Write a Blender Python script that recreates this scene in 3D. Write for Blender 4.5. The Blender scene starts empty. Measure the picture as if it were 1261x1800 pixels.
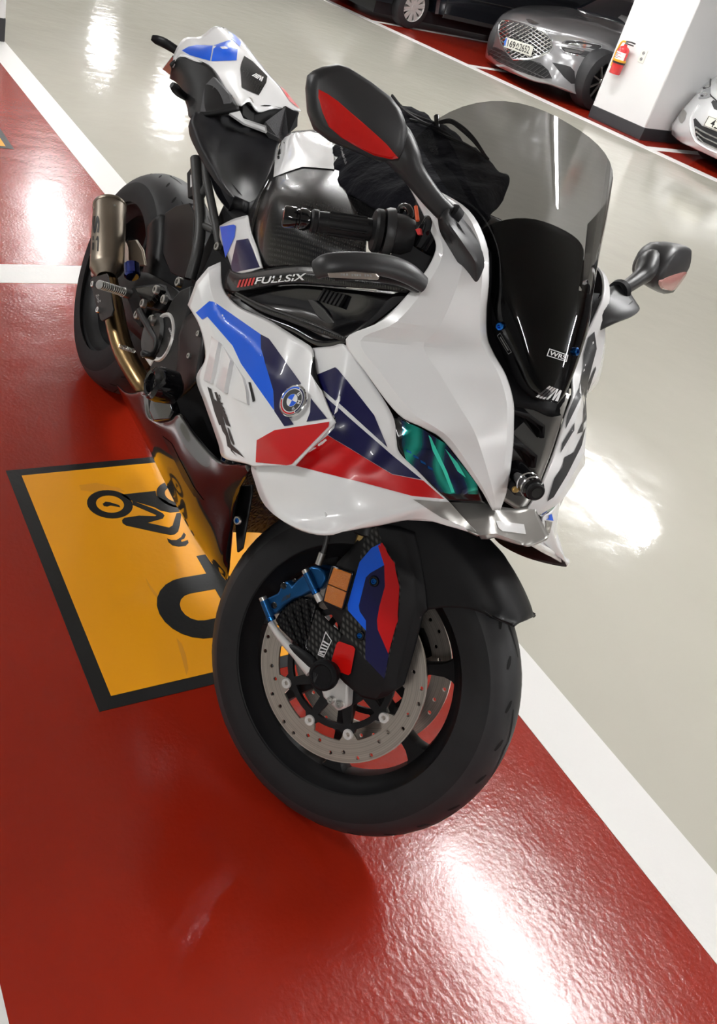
import bpy, bmesh, math, random
from mathutils import Vector, Matrix
from mathutils.bvhtree import BVHTree
from mathutils.geometry import delaunay_2d_cdt

random.seed(7)
scene = bpy.context.scene
C = scene.collection
PI = math.pi
R = math.radians

# ------------------------------------------------------------------ camera
# World: X along the parking lane, Y across the aisle, Z up, metres.
FPX, CX, CY = 1567.658, 552.237, 788.429          # focal length and principal point, pixels of 1261 x 1800
CAM = Vector((2.28539, -0.87424, 1.43683))
CR = Vector((0.462992, 0.853278, 0.239907))
CU = Vector((-0.575584, 0.083604, 0.813458))
CF = Vector((-0.674048, 0.514711, -0.529841))
cd = bpy.data.cameras.new('camera')
cd.sensor_fit = 'AUTO'
cd.sensor_width = 36.0
cd.lens = FPX / 1800.0 * 36.0
cd.shift_x = (630.5 - CX) / 1800.0
cd.shift_y = -(900.0 - CY) / 1800.0
cd.clip_start = 0.02
cam = bpy.data.objects.new('camera', cd)
C.objects.link(cam)
cam.matrix_world = Matrix(((CR.x, CU.x, -CF.x, CAM.x), (CR.y, CU.y, -CF.y, CAM.y), (CR.z, CU.z, -CF.z, CAM.z), (0, 0, 0, 1)))
scene.camera = cam

# ------------------------------------------------------------------ world and exposure
world = bpy.data.worlds.new('world')
scene.world = world
world.use_nodes = True
world.node_tree.nodes['Background'].inputs[0].default_value = (0.75, 0.78, 0.82, 1)
world.node_tree.nodes['Background'].inputs[1].default_value = 0.25
scene.view_settings.view_transform = 'Standard'
scene.view_settings.look = 'None'
scene.view_settings.gamma = 1.0
scene.view_settings.use_curve_mapping = False
scene.view_settings.exposure = 0.80
CEIL = 2.45
TUBE_POWER = 92.0

# ------------------------------------------------------------------ materials
def nodes_of(m):
    m.use_nodes = True
    nt = m.node_tree
    return nt, nt.nodes['Principled BSDF']

MATS = {}
def pmat(name, col, rough=0.5, metal=0.0, coat=0.0, spec=0.5, emit=None, estr=0.0, coat_rough=0.03, noise=None, bump=None, trans=0.0, alpha=1.0, sheen=0.0):
    """noise = (scale, amount) varies the colour; bump = (scale, strength, distance)."""
    m = bpy.data.materials.new(name)
    nt, b = nodes_of(m)
    col = tuple(col) + (1,)
    b.inputs['Base Color'].default_value = col
    b.inputs['Roughness'].default_value = rough
    b.inputs['Metallic'].default_value = metal
    b.inputs['Coat Weight'].default_value = coat
    b.inputs['Coat Roughness'].default_value = coat_rough
    b.inputs['Specular IOR Level'].default_value = spec
    b.inputs['Transmission Weight'].default_value = trans
    b.inputs['Alpha'].default_value = alpha
    b.inputs['Sheen Weight'].default_value = sheen
    if emit:
        b.inputs['Emission Color'].default_value = tuple(emit) + (1,)
        b.inputs['Emission Strength'].default_value = estr
    if noise or bump:
        tc = nt.nodes.new('ShaderNodeTexCoord')
    if noise:
        n = nt.nodes.new('ShaderNodeTexNoise')
        n.inputs['Scale'].default_value = noise[0]
        n.inputs['Detail'].default_value = 5
        nt.links.new(tc.outputs['Object'], n.inputs['Vector'])
        mx = nt.nodes.new('ShaderNodeMix'); mx.data_type = 'RGBA'
        k = noise[1]
        mx.inputs[6].default_value = tuple(max(0, c * (1 - k)) for c in col[:3]) + (1,)
        mx.inputs[7].default_value = tuple(min(1, c * (1 + k)) for c in col[:3]) + (1,)
        nt.links.new(n.outputs['Fac'], mx.inputs[0])
        nt.links.new(mx.outputs[2], b.inputs['Base Color'])
    if bump:
        n2 = nt.nodes.new('ShaderNodeTexNoise')
        n2.inputs['Scale'].default_value = bump[0]
        n2.inputs['Detail'].default_value = 3
        nt.links.new(tc.outputs['Object'], n2.inputs['Vector'])
        bp = nt.nodes.new('ShaderNodeBump')
        bp.inputs['Strength'].default_value = bump[1]
        bp.inputs['Distance'].default_value = bump[2]
        nt.links.new(n2.outputs['Fac'], bp.inputs['Height'])
        nt.links.new(bp.outputs['Normal'], b.inputs['Normal'])
    MATS[name] = m
    return m

def carbon_mat(name, dark, light, scale, rot=0.0, rough=0.25):
    m = pmat(name, dark, rough, 0.0, 0.12, spec=0.18)
    nt, b = nodes_of(m)
    tc = nt.nodes.new('ShaderNodeTexCoord')
    mp = nt.nodes.new('ShaderNodeMapping'); mp.inputs['Rotation'].default_value = (rot, rot * 0.6, rot)
    nt.links.new(tc.outputs['Object'], mp.inputs['Vector'])
    w1 = nt.nodes.new('ShaderNodeTexWave'); w1.inputs['Scale'].default_value = scale; w1.bands_direction = 'DIAGONAL'
    w2 = nt.nodes.new('ShaderNodeTexWave'); w2.inputs['Scale'].default_value = scale * 0.55; w2.bands_direction = 'Z'
    nt.links.new(mp.outputs[0], w1.inputs['Vector']); nt.links.new(mp.outputs[0], w2.inputs['Vector'])
    mul = nt.nodes.new('ShaderNodeMath'); mul.operation = 'MULTIPLY'
    nt.links.new(w1.outputs['Fac'], mul.inputs[0]); nt.links.new(w2.outputs['Fac'], mul.inputs[1])
    mx = nt.nodes.new('ShaderNodeMix'); mx.data_type = 'RGBA'
    mx.inputs[6].default_value = tuple(dark) + (1,); mx.inputs[7].default_value = tuple(light) + (1,)
    nt.links.new(mul.outputs[0], mx.inputs[0]); nt.links.new(mx.outputs[2], b.inputs['Base Color'])
    return m

def tint_glass(name, tint, rough=0.0, refl=0.06):
    """thin tinted sheet: transparent body with a fresnel reflection"""
    m = bpy.data.materials.new(name); m.use_nodes = True
    nt = m.node_tree; nt.nodes.clear()
    out = nt.nodes.new('ShaderNodeOutputMaterial')
    tr = nt.nodes.new('ShaderNodeBsdfTransparent'); tr.inputs[0].default_value = tuple(tint) + (1,)
    gl = nt.nodes.new('ShaderNodeBsdfGlossy'); gl.inputs['Roughness'].default_value = rough
    fr = nt.nodes.new('ShaderNodeFresnel'); fr.inputs[0].default_value = 1.45
    mx = nt.nodes.new('ShaderNodeMixShader')
    nt.links.new(fr.outputs[0], mx.inputs[0]); nt.links.new(tr.outputs[0], mx.inputs[1]); nt.links.new(gl.outputs[0], mx.inputs[2])
    nt.links.new(mx.outputs[0], out.inputs[0])
    MATS[name] = m
    return m

pmat('white_paint', (0.87, 0.87, 0.875), 0.25, coat=0.7, noise=(40, 0.01))
pmat('grey_paint', (0.36, 0.35, 0.33), 0.3, 0.55, coat=0.8)
pmat('gloss_black', (0.005, 0.005, 0.006), 0.12, coat=0.6, spec=0.3)
pmat('satin_black', (0.010, 0.010, 0.011), 0.42, spec=0.25)
pmat('matte_black', (0.007, 0.007, 0.008), 0.62, spec=0.15, noise=(60, 0.2))
pmat('grain_black', (0.012, 0.012, 0.013), 0.5, spec=0.3, bump=(900, 0.25, 0.001))
pmat('mirror_black', (0.022, 0.022, 0.024), 0.40, bump=(1500, 0.12, 0.0006))
pmat('rubber', (0.030, 0.030, 0.032), 0.5, spec=0.35, noise=(30, 0.15))
pmat('rubber_side', (0.021, 0.021, 0.022), 0.66, spec=0.2, noise=(25, 0.2))
pmat('groove', (0.003, 0.003, 0.003), 0.9)
pmat('fork_black', (0.008, 0.008, 0.009), 0.5, spec=0.25)
pmat('blue_paint', (0.005, 0.115, 0.78), 0.3, coat=0.2, spec=0.35)
pmat('navy_paint', (0.005, 0.005, 0.058), 0.3, coat=0.2, spec=0.35)
pmat('red_paint', (0.56, 0.003, 0.005), 0.3, coat=0.2, spec=0.35)
pmat('chrome', (0.85, 0.85, 0.86), 0.12, 1.0)
pmat('steel', (0.55, 0.54, 0.52), 0.32, 1.0, noise=(60, 0.1))
pmat('disc_steel', (0.62, 0.56, 0.50), 0.33, 1.0)
pmat('alu_white', (0.72, 0.71, 0.69), 0.35, 0.35)
pmat('titanium', (0.30, 0.255, 0.205), 0.40, 1.0, noise=(20, 0.12))
pmat('bronze_pipe', (0.30, 0.20, 0.095), 0.28, 1.0, noise=(14, 0.5))
pmat('gold', (0.62, 0.42, 0.16), 0.3, 1.0)
pmat('frame_grey', (0.055, 0.055, 0.055), 0.45, 0.4)
pmat('blue_anodized', (0.01, 0.085, 0.24), 0.38, 0.75)
pmat('blue_bolt', (0.02, 0.14, 0.45), 0.25, 1.0)
pmat('amber_lens', (0.55, 0.16, 0.008), 0.2, coat=1.0, bump=(700, 0.9, 0.002))
pmat('red_lens', (0.60, 0.006, 0.004), 0.2, coat=0.3, bump=(120, 0.25, 0.002))
pmat('pink_lens', (0.55, 0.25, 0.22), 0.15, coat=1.0)
pmat('decal_white', (0.80, 0.80, 0.80), 0.35)
pmat('decal_grey', (0.30, 0.30, 0.30), 0.4)
pmat('decal_red', (0.60, 0.03, 0.03), 0.35)
pmat('decal_black', (0.006, 0.006, 0.006), 0.35)
pmat('decal_dark', (0.035, 0.035, 0.038), 0.4)
pmat('cloth_black', (0.006, 0.006, 0.009), 0.9, spec=0.1, bump=(40, 0.6, 0.01))
pmat('seat_black', (0.008, 0.008, 0.010), 0.44, spec=0.3, bump=(1200, 0.1, 0.0005))
carbon_mat('carbon', (0.004, 0.004, 0.005), (0.030, 0.029, 0.027), 75.0, 0.5)
carbon_mat('carbon_coarse', (0.010, 0.010, 0.010), (0.085, 0.082, 0.078), 60.0, 0.2)
tint_glass('smoke_glass', (0.26, 0.26, 0.265))
tint_glass('clear_lens', (0.85, 0.9, 0.9))

def ring_steel():
    """turned disc: concentric scratches about the front hub"""
    nt, b = nodes_of(MATS['disc_steel'])
    tc = nt.nodes.new('ShaderNodeTexCoord')
    vd = nt.nodes.new('ShaderNodeVectorMath'); vd.operation = 'DISTANCE'; vd.inputs[1].default_value = (1.457, 0, 0.300)
    nt.links.new(tc.outputs['Object'], vd.inputs[0])
    n = nt.nodes.new('ShaderNodeTexNoise'); n.noise_dimensions = '1D'; n.inputs['Scale'].default_value = 420; n.inputs['Detail'].default_value = 4
    nt.links.new(vd.outputs['Value'], n.inputs['W'])
    r = nt.nodes.new('ShaderNodeValToRGB')
    r.color_ramp.elements[0].position = .3; r.color_ramp.elements[0].color = (.46, .41, .36, 1)
    r.color_ramp.elements[1].position = .7; r.color_ramp.elements[1].color = (.68, .62, .56, 1)
    nt.links.new(n.outputs['Fac'], r.inputs[0]); nt.links.new(r.outputs[0], b.inputs['Base Color'])
ring_steel()

def M_(m):
    return MATS[m] if isinstance(m, str) else m

# ------------------------------------------------------------------ mesh helpers
def link(o, parent=None, mat=None):
    C.objects.link(o)
    if parent is not None:
        o.parent = parent
    if mat is not None:
        o.matrix_local = mat
    return o

def tag(o, label=None, cat=None, group=None, kind=None):
    if label: o['label'] = label
    if cat: o['category'] = cat
    if group: o['group'] = group
    if kind: o['kind'] = kind
    return o

def empty(name, loc=(0, 0, 0), rot=(0, 0, 0), parent=None):
    o = bpy.data.objects.new(name, None)
    o.empty_display_size = 0.1
    C.objects.link(o)
    o.location = loc; o.rotation_euler = rot
    if parent: o.parent = parent
    return o

def mesh(name, verts, faces, mat, parent=None, smooth=35, thick=0.0, inner=None, bevel=0.0, sub=0, M=None, label=None):
    me = bpy.data.meshes.new(name)
    me.from_pydata([tuple(v) for v in verts], [], faces)
    me.validate()
    mats = mat if isinstance(mat, (list, tuple)) else [mat]
    for m in mats: me.materials.append(M_(m))
    if inner: me.materials.append(M_(inner))
    if smooth:
        for p in me.polygons: p.use_smooth = True
        me.update()
        me.set_sharp_from_angle(angle=R(smooth))
    o = bpy.data.objects.new(name, me)
    link(o, parent, M)
    if thick:
        s = o.modifiers.new('solid', 'SOLIDIFY'); s.thickness = thick; s.offset = -1
        if inner: s.material_offset = len(mats); s.material_offset_rim = 0
    if bevel:
        b = o.modifiers.new('bevel', 'BEVEL'); b.width = bevel; b.segments = 2; b.limit_method = 'ANGLE'; b.angle_limit = R(35)
    if sub:
        s = o.modifiers.new('sub', 'SUBSURF'); s.levels = sub; s.render_levels = sub
    if label: o['label'] = label
    return o

def cat1(pts, n, lin=False):
    """resample a polyline of vectors to n points, Catmull-Rom or linear, by chord length"""
    pts = [Vector(p) for p in pts]
    if len(pts) == 1: return [pts[0].copy() for _ in range(n)]
    d = [0.0]
    for a, b in zip(pts, pts[1:]): d.append(d[-1] + max((b - a).length, 1e-9))
    out = []
    for i in range(n):
        s = d[-1] * i / (n - 1)
        k = 0
        while k < len(pts) - 2 and s > d[k + 1]: k += 1
        t = (s - d[k]) / (d[k + 1] - d[k])
        p1, p2 = pts[k], pts[k + 1]
        if lin or len(pts) == 2:
            out.append(p1.lerp(p2, t)); continue
        p0 = pts[k - 1] if k else p1 * 2 - p2
        p3 = pts[k + 2] if k + 2 < len(pts) else p2 * 2 - p1
        h = d[k + 1] - d[k]
        h0 = d[k] - d[k - 1] if k else h
        h2 = d[k + 2] - d[k + 1] if k + 2 < len(pts) else h
        m1 = ((p2 - p1) / h * h0 + (p1 - p0) / h0 * h) / (h0 + h) * h
        m2 = ((p3 - p2) / h2 * h + (p2 - p1) / h * h2) / (h + h2) * h
        t2, t3 = t * t, t * t * t
        out.append(p1 * (2 * t3 - 3 * t2 + 1) + m1 * (t3 - 2 * t2 + t) + p2 * (-2 * t3 + 3 * t2) + m2 * (t3 - t2))
    return out

def colsample(cols, nv, lin):
    """resample a column through given rows with equal parameter per row"""
    k = len(cols)
    out = []
    for i in range(nv):
        s = (k - 1) * i / (nv - 1)
        j = min(int(s), k - 2); t = s - j
        p1, p2 = cols[j], cols[j + 1]
        if lin or k == 2: out.append(p1.lerp(p2, t)); continue
        p0 = cols[j - 1] if j else p1 * 2 - p2
        p3 = cols[j + 2] if j + 2 < k else p2 * 2 - p1
        m1 = (p2 - p0) * 0.5; m2 = (p3 - p1) * 0.5
        t2, t3 = t * t, t * t * t
        out.append(p1 * (2 * t3 - 3 * t2 + 1) + m1 * (t3 - 2 * t2 + t) + p2 * (-2 * t3 + 3 * t2) + m2 * (t3 - t2))
    return out

def grid_faces(nv, nu, close_u=False, close_v=False):
    f = []
    for j in range(nv if close_v else nv - 1):
        for i in range(nu if close_u else nu - 1):
            i2 = (i + 1) % nu; j2 = (j + 1) % nv
            f.append((j * nu + i, j * nu + i2, j2 * nu + i2, j2 * nu + i))
    return f

def orient(verts, faces, out):
    tot = Vector()
    for f in faces:
        a, b, c = verts[f[0]], verts[f[1]], verts[f[2]]
        tot += (b - a).cross(c - a)
    if tot.dot(Vector(out)) < 0:
        return [tuple(reversed(f)) for f in faces]
    return faces

def loft(rows, nu=12, nv=None, lin_u=False, lin_v=False, out=(0, -1, 0), same=False):
    """same=True keeps control columns aligned: every row has the same number of points"""
    if nv is None: nv = (len(rows) - 1) * 3 + 1
    if same:
        k = len(rows[0])
        rs = [colsample([Vector(p) for p in r], nu, lin_u) for r in rows]
    else:
        rs = [cat1(r, nu, lin_u) for r in rows]
    cols = [colsample([r[i] for r in rs], nv, lin_v) for i in range(nu)]
    v = [cols[i][j] for j in range(nv) for i in range(nu)]
    f = grid_faces(nv, nu)
    return v, orient(v, f, out)

def tube_geo(path, rad, n=10, caps=True, squash=1.0, up=None):
    path = [Vector(p) for p in path]
    rads = rad if isinstance(rad, (list, tuple)) else [rad] * len(path)
    v, f = [], []
    t0 = (path[1] - path[0]).normalized()
    ref = Vector(up) if up else (Vector((0, 0, 1)) if abs(t0.z) < 0.9 else Vector((1, 0, 0)))
    nrm = (ref - t0 * ref.dot(t0)).normalized()
    for i, p in enumerate(path):
        if i == 0: t = t0
        elif i == len(path) - 1: t = (path[-1] - path[-2]).normalized()
        else: t = ((path[i + 1] - p).normalized() + (p - path[i - 1]).normalized()).normalized()
        nrm = (nrm - t * nrm.dot(t)).normalized()
        b = t.cross(nrm)
        for k in range(n):
            a = 2 * PI * k / n
            v.append(p + nrm * (math.cos(a) * rads[i]) + b * (math.sin(a) * rads[i] * squash))
    m = len(path)
    for i in range(m - 1):
        for k in range(n):
            k2 = (k + 1) % n
            f.append((i * n + k, i * n + k2, (i + 1) * n + k2, (i + 1) * n + k))
    if caps:
        f.append(tuple(range(n))[::-1]); f.append(tuple((m - 1) * n + k for k in range(n)))
    return v, f

def tube(name, path, rad, mat, parent=None, n=10, smooth=45, res=0, **kw):
    up = kw.pop('up', None); squash = kw.pop('squash', 1.0)
    if res:
        if isinstance(rad, (list, tuple)):
            pp = [Vector(p) for p in path]
            rr = [Vector((r, 0, 0)) for r in rad]
            path2 = colsample(pp, res, False); rad = [q.x for q in colsample(rr, res, False)]
            path = path2
        else:
            path = cat1(path, res)
    v, f = tube_geo(path, rad, n, True, squash, up)
    return mesh(name, v, f, mat, parent, smooth, **kw)

def revolve_geo(profile, origin, axis, n=32, a0=0.0, a1=2 * PI, ref=None):
    """profile: list of (along, radius) about an axis through origin"""
    ax = Vector(axis).normalized(); o = Vector(origin)
    r0 = Vector(ref) if ref else (Vector((1, 0, 0)) if abs(ax.x) < 0.8 else Vector((0, 0, 1)))
    u = (r0 - ax * r0.dot(ax)).normalized(); w = ax.cross(u)
    full = abs(a1 - a0 - 2 * PI) < 1e-6
    na = n if full else n + 1
    v = []
    for k in range(na):
        a = a0 + (a1 - a0) * k / n
        d = u * math.cos(a) + w * math.sin(a)
        for s, r in profile: v.append(o + ax * s + d * r)
    f = grid_faces(na, len(profile), False, full)
    return v, f

def revolve(name, profile, origin, axis, mat, parent=None, n=32, smooth=35, ref=None, a0=0.0, a1=2 * PI, **kw):
    v, f = revolve_geo(profile, origin, axis, n, a0, a1, ref)
    # outward orientation: revolve quads so that normals point away from the axis on average
    ax = Vector(axis).normalized(); o = Vector(origin); s = 0
    for q in f:
        a, b, c, d = (v[i] for i in q)
        cen = (a + b + c + d) / 4 - o; rad = cen - ax * cen.dot(ax)
        s += (c - a).cross(d - b).dot(rad)
    if s < 0: f = [tuple(reversed(q)) for q in f]
    return mesh(name, v, f, mat, parent, smooth, **kw)

def cyl(name, p0, p1, r, mat, parent=None, n=20, r2=None, bev=0.0, **kw):
    p0, p1 = Vector(p0), Vector(p1); L = (p1 - p0).length
    r2 = r if r2 is None else r2
    b = min(bev, r * 0.45, L * 0.4)
    prof = [(0, 0.0001), (0, r - b), (b, r), (L - b, r2), (L, r2 - b), (L, 0.0001)] if b else [(0, 0.0001), (0, r), (L, r2), (L, 0.0001)]
    return revolve(name, prof, p0, p1 - p0, mat, parent, n, **kw)

def prism_geo(poly, vec):
    n = len(poly); poly = [Vector(p) for p in poly]; vec = Vector(vec)
    nr = Vector()
    for i in range(n): nr += poly[i].cross(poly[(i + 1) % n])
    if nr.dot(vec) > 0: poly.reverse()
    v = poly + [p + vec for p in poly]
    f = [tuple(range(n)), tuple(range(2 * n - 1, n - 1, -1))]
    for i in range(n): f.append(((i + 1) % n, i, n + i, n + (i + 1) % n))
    return v, f

def prism(name, poly, vec, mat, parent=None, bevel=0.0, smooth=30, **kw):
    v, f = prism_geo(poly, vec)
    return mesh(name, v, f, mat, parent, smooth, bevel=bevel, **kw)

def box_geo(c, s, rot=None):
    c = Vector(c); s = Vector(s) * 0.5
    v = []
    for x in (-1, 1):
        for y in (-1, 1):
            for z in (-1, 1):
                p = Vector((x * s.x, y * s.y, z * s.z))
                if rot: p = rot @ p
                v.append(c + p)
    f = [(0, 1, 3, 2), (4, 6, 7, 5), (0, 4, 5, 1), (2, 3, 7, 6), (0, 2, 6, 4), (1, 5, 7, 3)]
    return v, f

def box(name, c, s, mat, parent=None, rot=None, bevel=0.0, **kw):
    v, f = box_geo(c, s, rot)
    return mesh(name, v, f, mat, parent, 30, bevel=bevel, **kw)

def join_geo(*geos):
    v, f = [], []
    for gv, gf in geos:
        o = len(v); v += list(gv); f += [tuple(i + o for i in q) for q in gf]
    return v, f

def curve_geo(splines, extrude=0.0, bevel=0.0):
    """filled 2D outlines (inner loops become holes) -> verts, faces in XY with thickness 2*extrude"""
    cu = bpy.data.curves.new('tmp', 'CURVE'); cu.dimensions = '2D'; cu.fill_mode = 'BOTH'
    cu.extrude = extrude; cu.bevel_depth = bevel
    for s in splines:
        sp = cu.splines.new('POLY'); sp.points.add(len(s) - 1); sp.use_cyclic_u = True
        for p, q in zip(sp.points, s): p.co = (q[0], q[1], 0, 1)
    o = bpy.data.objects.new('tmp', cu); C.objects.link(o)
    me = bpy.data.meshes.new_from_object(o)
    v = [Vector(p.co) for p in me.vertices]; f = [tuple(p.vertices) for p in me.polygons]
    bpy.data.objects.remove(o); bpy.data.curves.remove(cu); bpy.data.meshes.remove(me)
    return v, f

def text_geo(txt, bold=0.0, spacing=1.0):
    """flat text mesh normalised to the unit square, plus aspect"""
    cu = bpy.data.curves.new('tmp', 'FONT'); cu.body = txt; cu.offset = bold; cu.space_character = spacing; cu.resolution_u = 4
    o = bpy.data.objects.new('tmp', cu); C.objects.link(o)
    me = bpy.data.meshes.new_from_object(o)
    v = [Vector(p.co) for p in me.vertices]; f = [tuple(p.vertices) for p in me.polygons]
    bpy.data.objects.remove(o); bpy.data.curves.remove(cu); bpy.data.meshes.remove(me)
    x0 = min(p.x for p in v); x1 = max(p.x for p in v); y0 = min(p.y for p in v); y1 = max(p.y for p in v)
    return [Vector(((p.x - x0) / (x1 - x0), (p.y - y0) / (y1 - y0), 0)) for p in v], f

def circle2(cx, cy, r, n=24, a0=0.0):
    return [(cx + r * math.cos(a0 + 2 * PI * k / n), cy + r * math.sin(a0 + 2 * PI * k / n)) for k in range(n)]

# ------------------------------------------------------------------ frames: sight lines of the survey camera inside a local frame
class Frame:
    def __init__(s, mat):
        s.m = mat; s.inv = mat.inverted(); s.inv3 = s.inv.to_3x3()
    def ray(s, q):
        d = CF + CR * ((q[0] - CX) / FPX) - CU * ((q[1] - CY) / FPX)
        return s.inv @ CAM, (s.inv3 @ d).normalized()
    def y(s, u, v, yy):
        o, d = s.ray((u, v)); return o + d * ((yy - o.y) / d.y)
    def x(s, u, v, xx):
        o, d = s.ray((u, v)); return o + d * ((xx - o.x) / d.x)
    def z(s, u, v, zz):
        o, d = s.ray((u, v)); return o + d * ((zz - o.z) / d.z)
    def plane(s, u, v, p, n):
        o, d = s.ray((u, v)); p = Vector(p); n = Vector(n); return o + d * ((p - o).dot(n) / d.dot(n))
    def rows(s, rows):
        return [[s.y(*p) for p in r] for r in rows]
    def px(s, p):
        w = s.m @ Vector(p) - CAM; z = w.dot(CF)
        return (CX + FPX * w.dot(CR) / z, CY - FPX * w.dot(CU) / z)

def bvh_of(*geos):
    v, f = join_geo(*geos)
    return BVHTree.FromPolygons([tuple(p) for p in v], f)

def drop(frame, bvh, q, cen=None, off=0.0008):
    """land a sight line on a surface, slightly proud of it"""
    o, _ = frame.ray(q)
    cen = cen or q
    for k in range(12):
        t = k / 11.0 * 0.9
        qq = (q[0] + (cen[0] - q[0]) * t, q[1] + (cen[1] - q[1]) * t)
        oo, d = frame.ray(qq)
        h = bvh.ray_cast(oo, d)
        if h[0] is not None:
            n = h[1]
            if n.dot(d) > 0: n = -n
            if k:   # the exact sight line missed the edge: stay in the tangent plane of the nearest hit
                d0 = frame.ray(q)[1]
                den = d0.dot(n)
                if abs(den) > 0.15:
                    p = o + d0 * ((h[0] - o).dot(n) / den)
                    if (p - h[0]).length < 0.02: return p + n * off
                return h[0] + n * off
            return h[0] + n * off
    return None

def decal_geo(frame, bvh, poly, step=9.0, off=0.0008):
    n = len(poly); pts = []
    for i in range(n):
        a, b = poly[i], poly[(i + 1) % n]
        L = math.hypot(b[0] - a[0], b[1] - a[1]); k = max(1, int(L / step))
        for j in range(k): pts.append((a[0] + (b[0] - a[0]) * j / k, a[1] + (b[1] - a[1]) * j / k))
    nb = len(pts)
    xs = [p[0] for p in poly]; ys = [p[1] for p in poly]
    def inside(x, y):
        c = False; j = n - 1
        for i in range(n):
            xi, yi = poly[i]; xj, yj = poly[j]
            if (yi > y) != (yj > y) and x < (xj - xi) * (y - yi) / (yj - yi) + xi: c = not c
            j = i
        return c
    x = min(xs) + step / 2
    while x < max(xs):
        y = min(ys) + step / 2
        while y < max(ys):
            if inside(x, y) and min((x - p[0]) ** 2 + (y - p[1]) ** 2 for p in pts[:nb]) > (step * 0.45) ** 2: pts.append((x, y))
            y += step
        x += step
    vo, eo, fo = delaunay_2d_cdt([Vector(p) for p in pts], [(i, (i + 1) % nb) for i in range(nb)], [list(range(nb))], 1, 1e-5)[:3]
    cen = (sum(xs) / n, sum(ys) / n)
    v3 = [drop(frame, bvh, (p.x, p.y), cen, off) for p in vo]
    ok = [p for p in v3 if p is not None]
    if not ok: return [], []
    v3 = [p if p is not None else ok[0] for p in v3]
    f = [tuple(q) for q in fo]
    d = frame.ray(cen)[1]
    return v3, orient(v3, f, -d)

def decal(name, frame, bvh, poly, mat, parent, step=9.0, off=0.0008, label=None, M=None):
    v, f = decal_geo(frame, bvh, poly, step, off)
    if not v: print('DECAL MISS', name); return None
    return mesh(name, v, f, mat, parent, 60, label=label, M=M)

def quad_map(quad, s, t):
    """unit square to pixel quad: bottom-left, bottom-right, top-right, top-left"""
    a, b, c, d = quad
    return tuple((a[i] * (1 - s) + b[i] * s) * (1 - t) + (d[i] * (1 - s) + c[i] * s) * t for i in (0, 1))

def mark_geo(frame, bvh, quad, geo, off=0.001):
    gv, gf = geo
    cen = quad_map(quad, 0.5, 0.5)
    v3 = [drop(frame, bvh, quad_map(quad, p.x, p.y), cen, off) for p in gv]
    ok = [p for p in v3 if p is not None]
    if not ok: return [], []
    v3 = [p if p is not None else ok[0] for p in v3]
    return v3, orient(v3, gf, -frame.ray(cen)[1])

def lettering(name, frame, bvh, quad, txt, mat, parent, bold=0.0, off=0.001, label=None, spacing=1.0, M=None):
    v, f = mark_geo(frame, bvh, quad, text_geo(txt, bold, spacing), off)
    if not v: print('TEXT MISS', name); return None
    return mesh(name, v, f, mat, parent, None, label=label, M=M)

def polys_geo(polys):
    """several unit-square polygons as one flat mesh"""
    v, f = [], []
    for p in polys:
        o = len(v); v += [Vector((q[0], q[1], 0)) for q in p]; f.append(tuple(range(o, o + len(p))))
    return v, f

def crop(ox, oy, s):
    return lambda x, y: (ox + x * s, oy + y * s)
z1 = crop(240, 30, .2696); z2 = crop(120, 290, .2855); z3 = crop(380, 220, .3172); z4 = crop(520, 90, .3172)
z5 = crop(780, 190, .3814); z6 = crop(320, 460, .3489); z7 = crop(600, 500, .3648); z8 = crop(440, 900, .3965)
zd = crop(0, 680, .3648); z9 = crop(120, 280, .2332)

def flip(geo):
    v, f = geo
    return [Vector((p.x, -p.y, p.z)) for p in v], [tuple(reversed(q)) for q in f]

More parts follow.
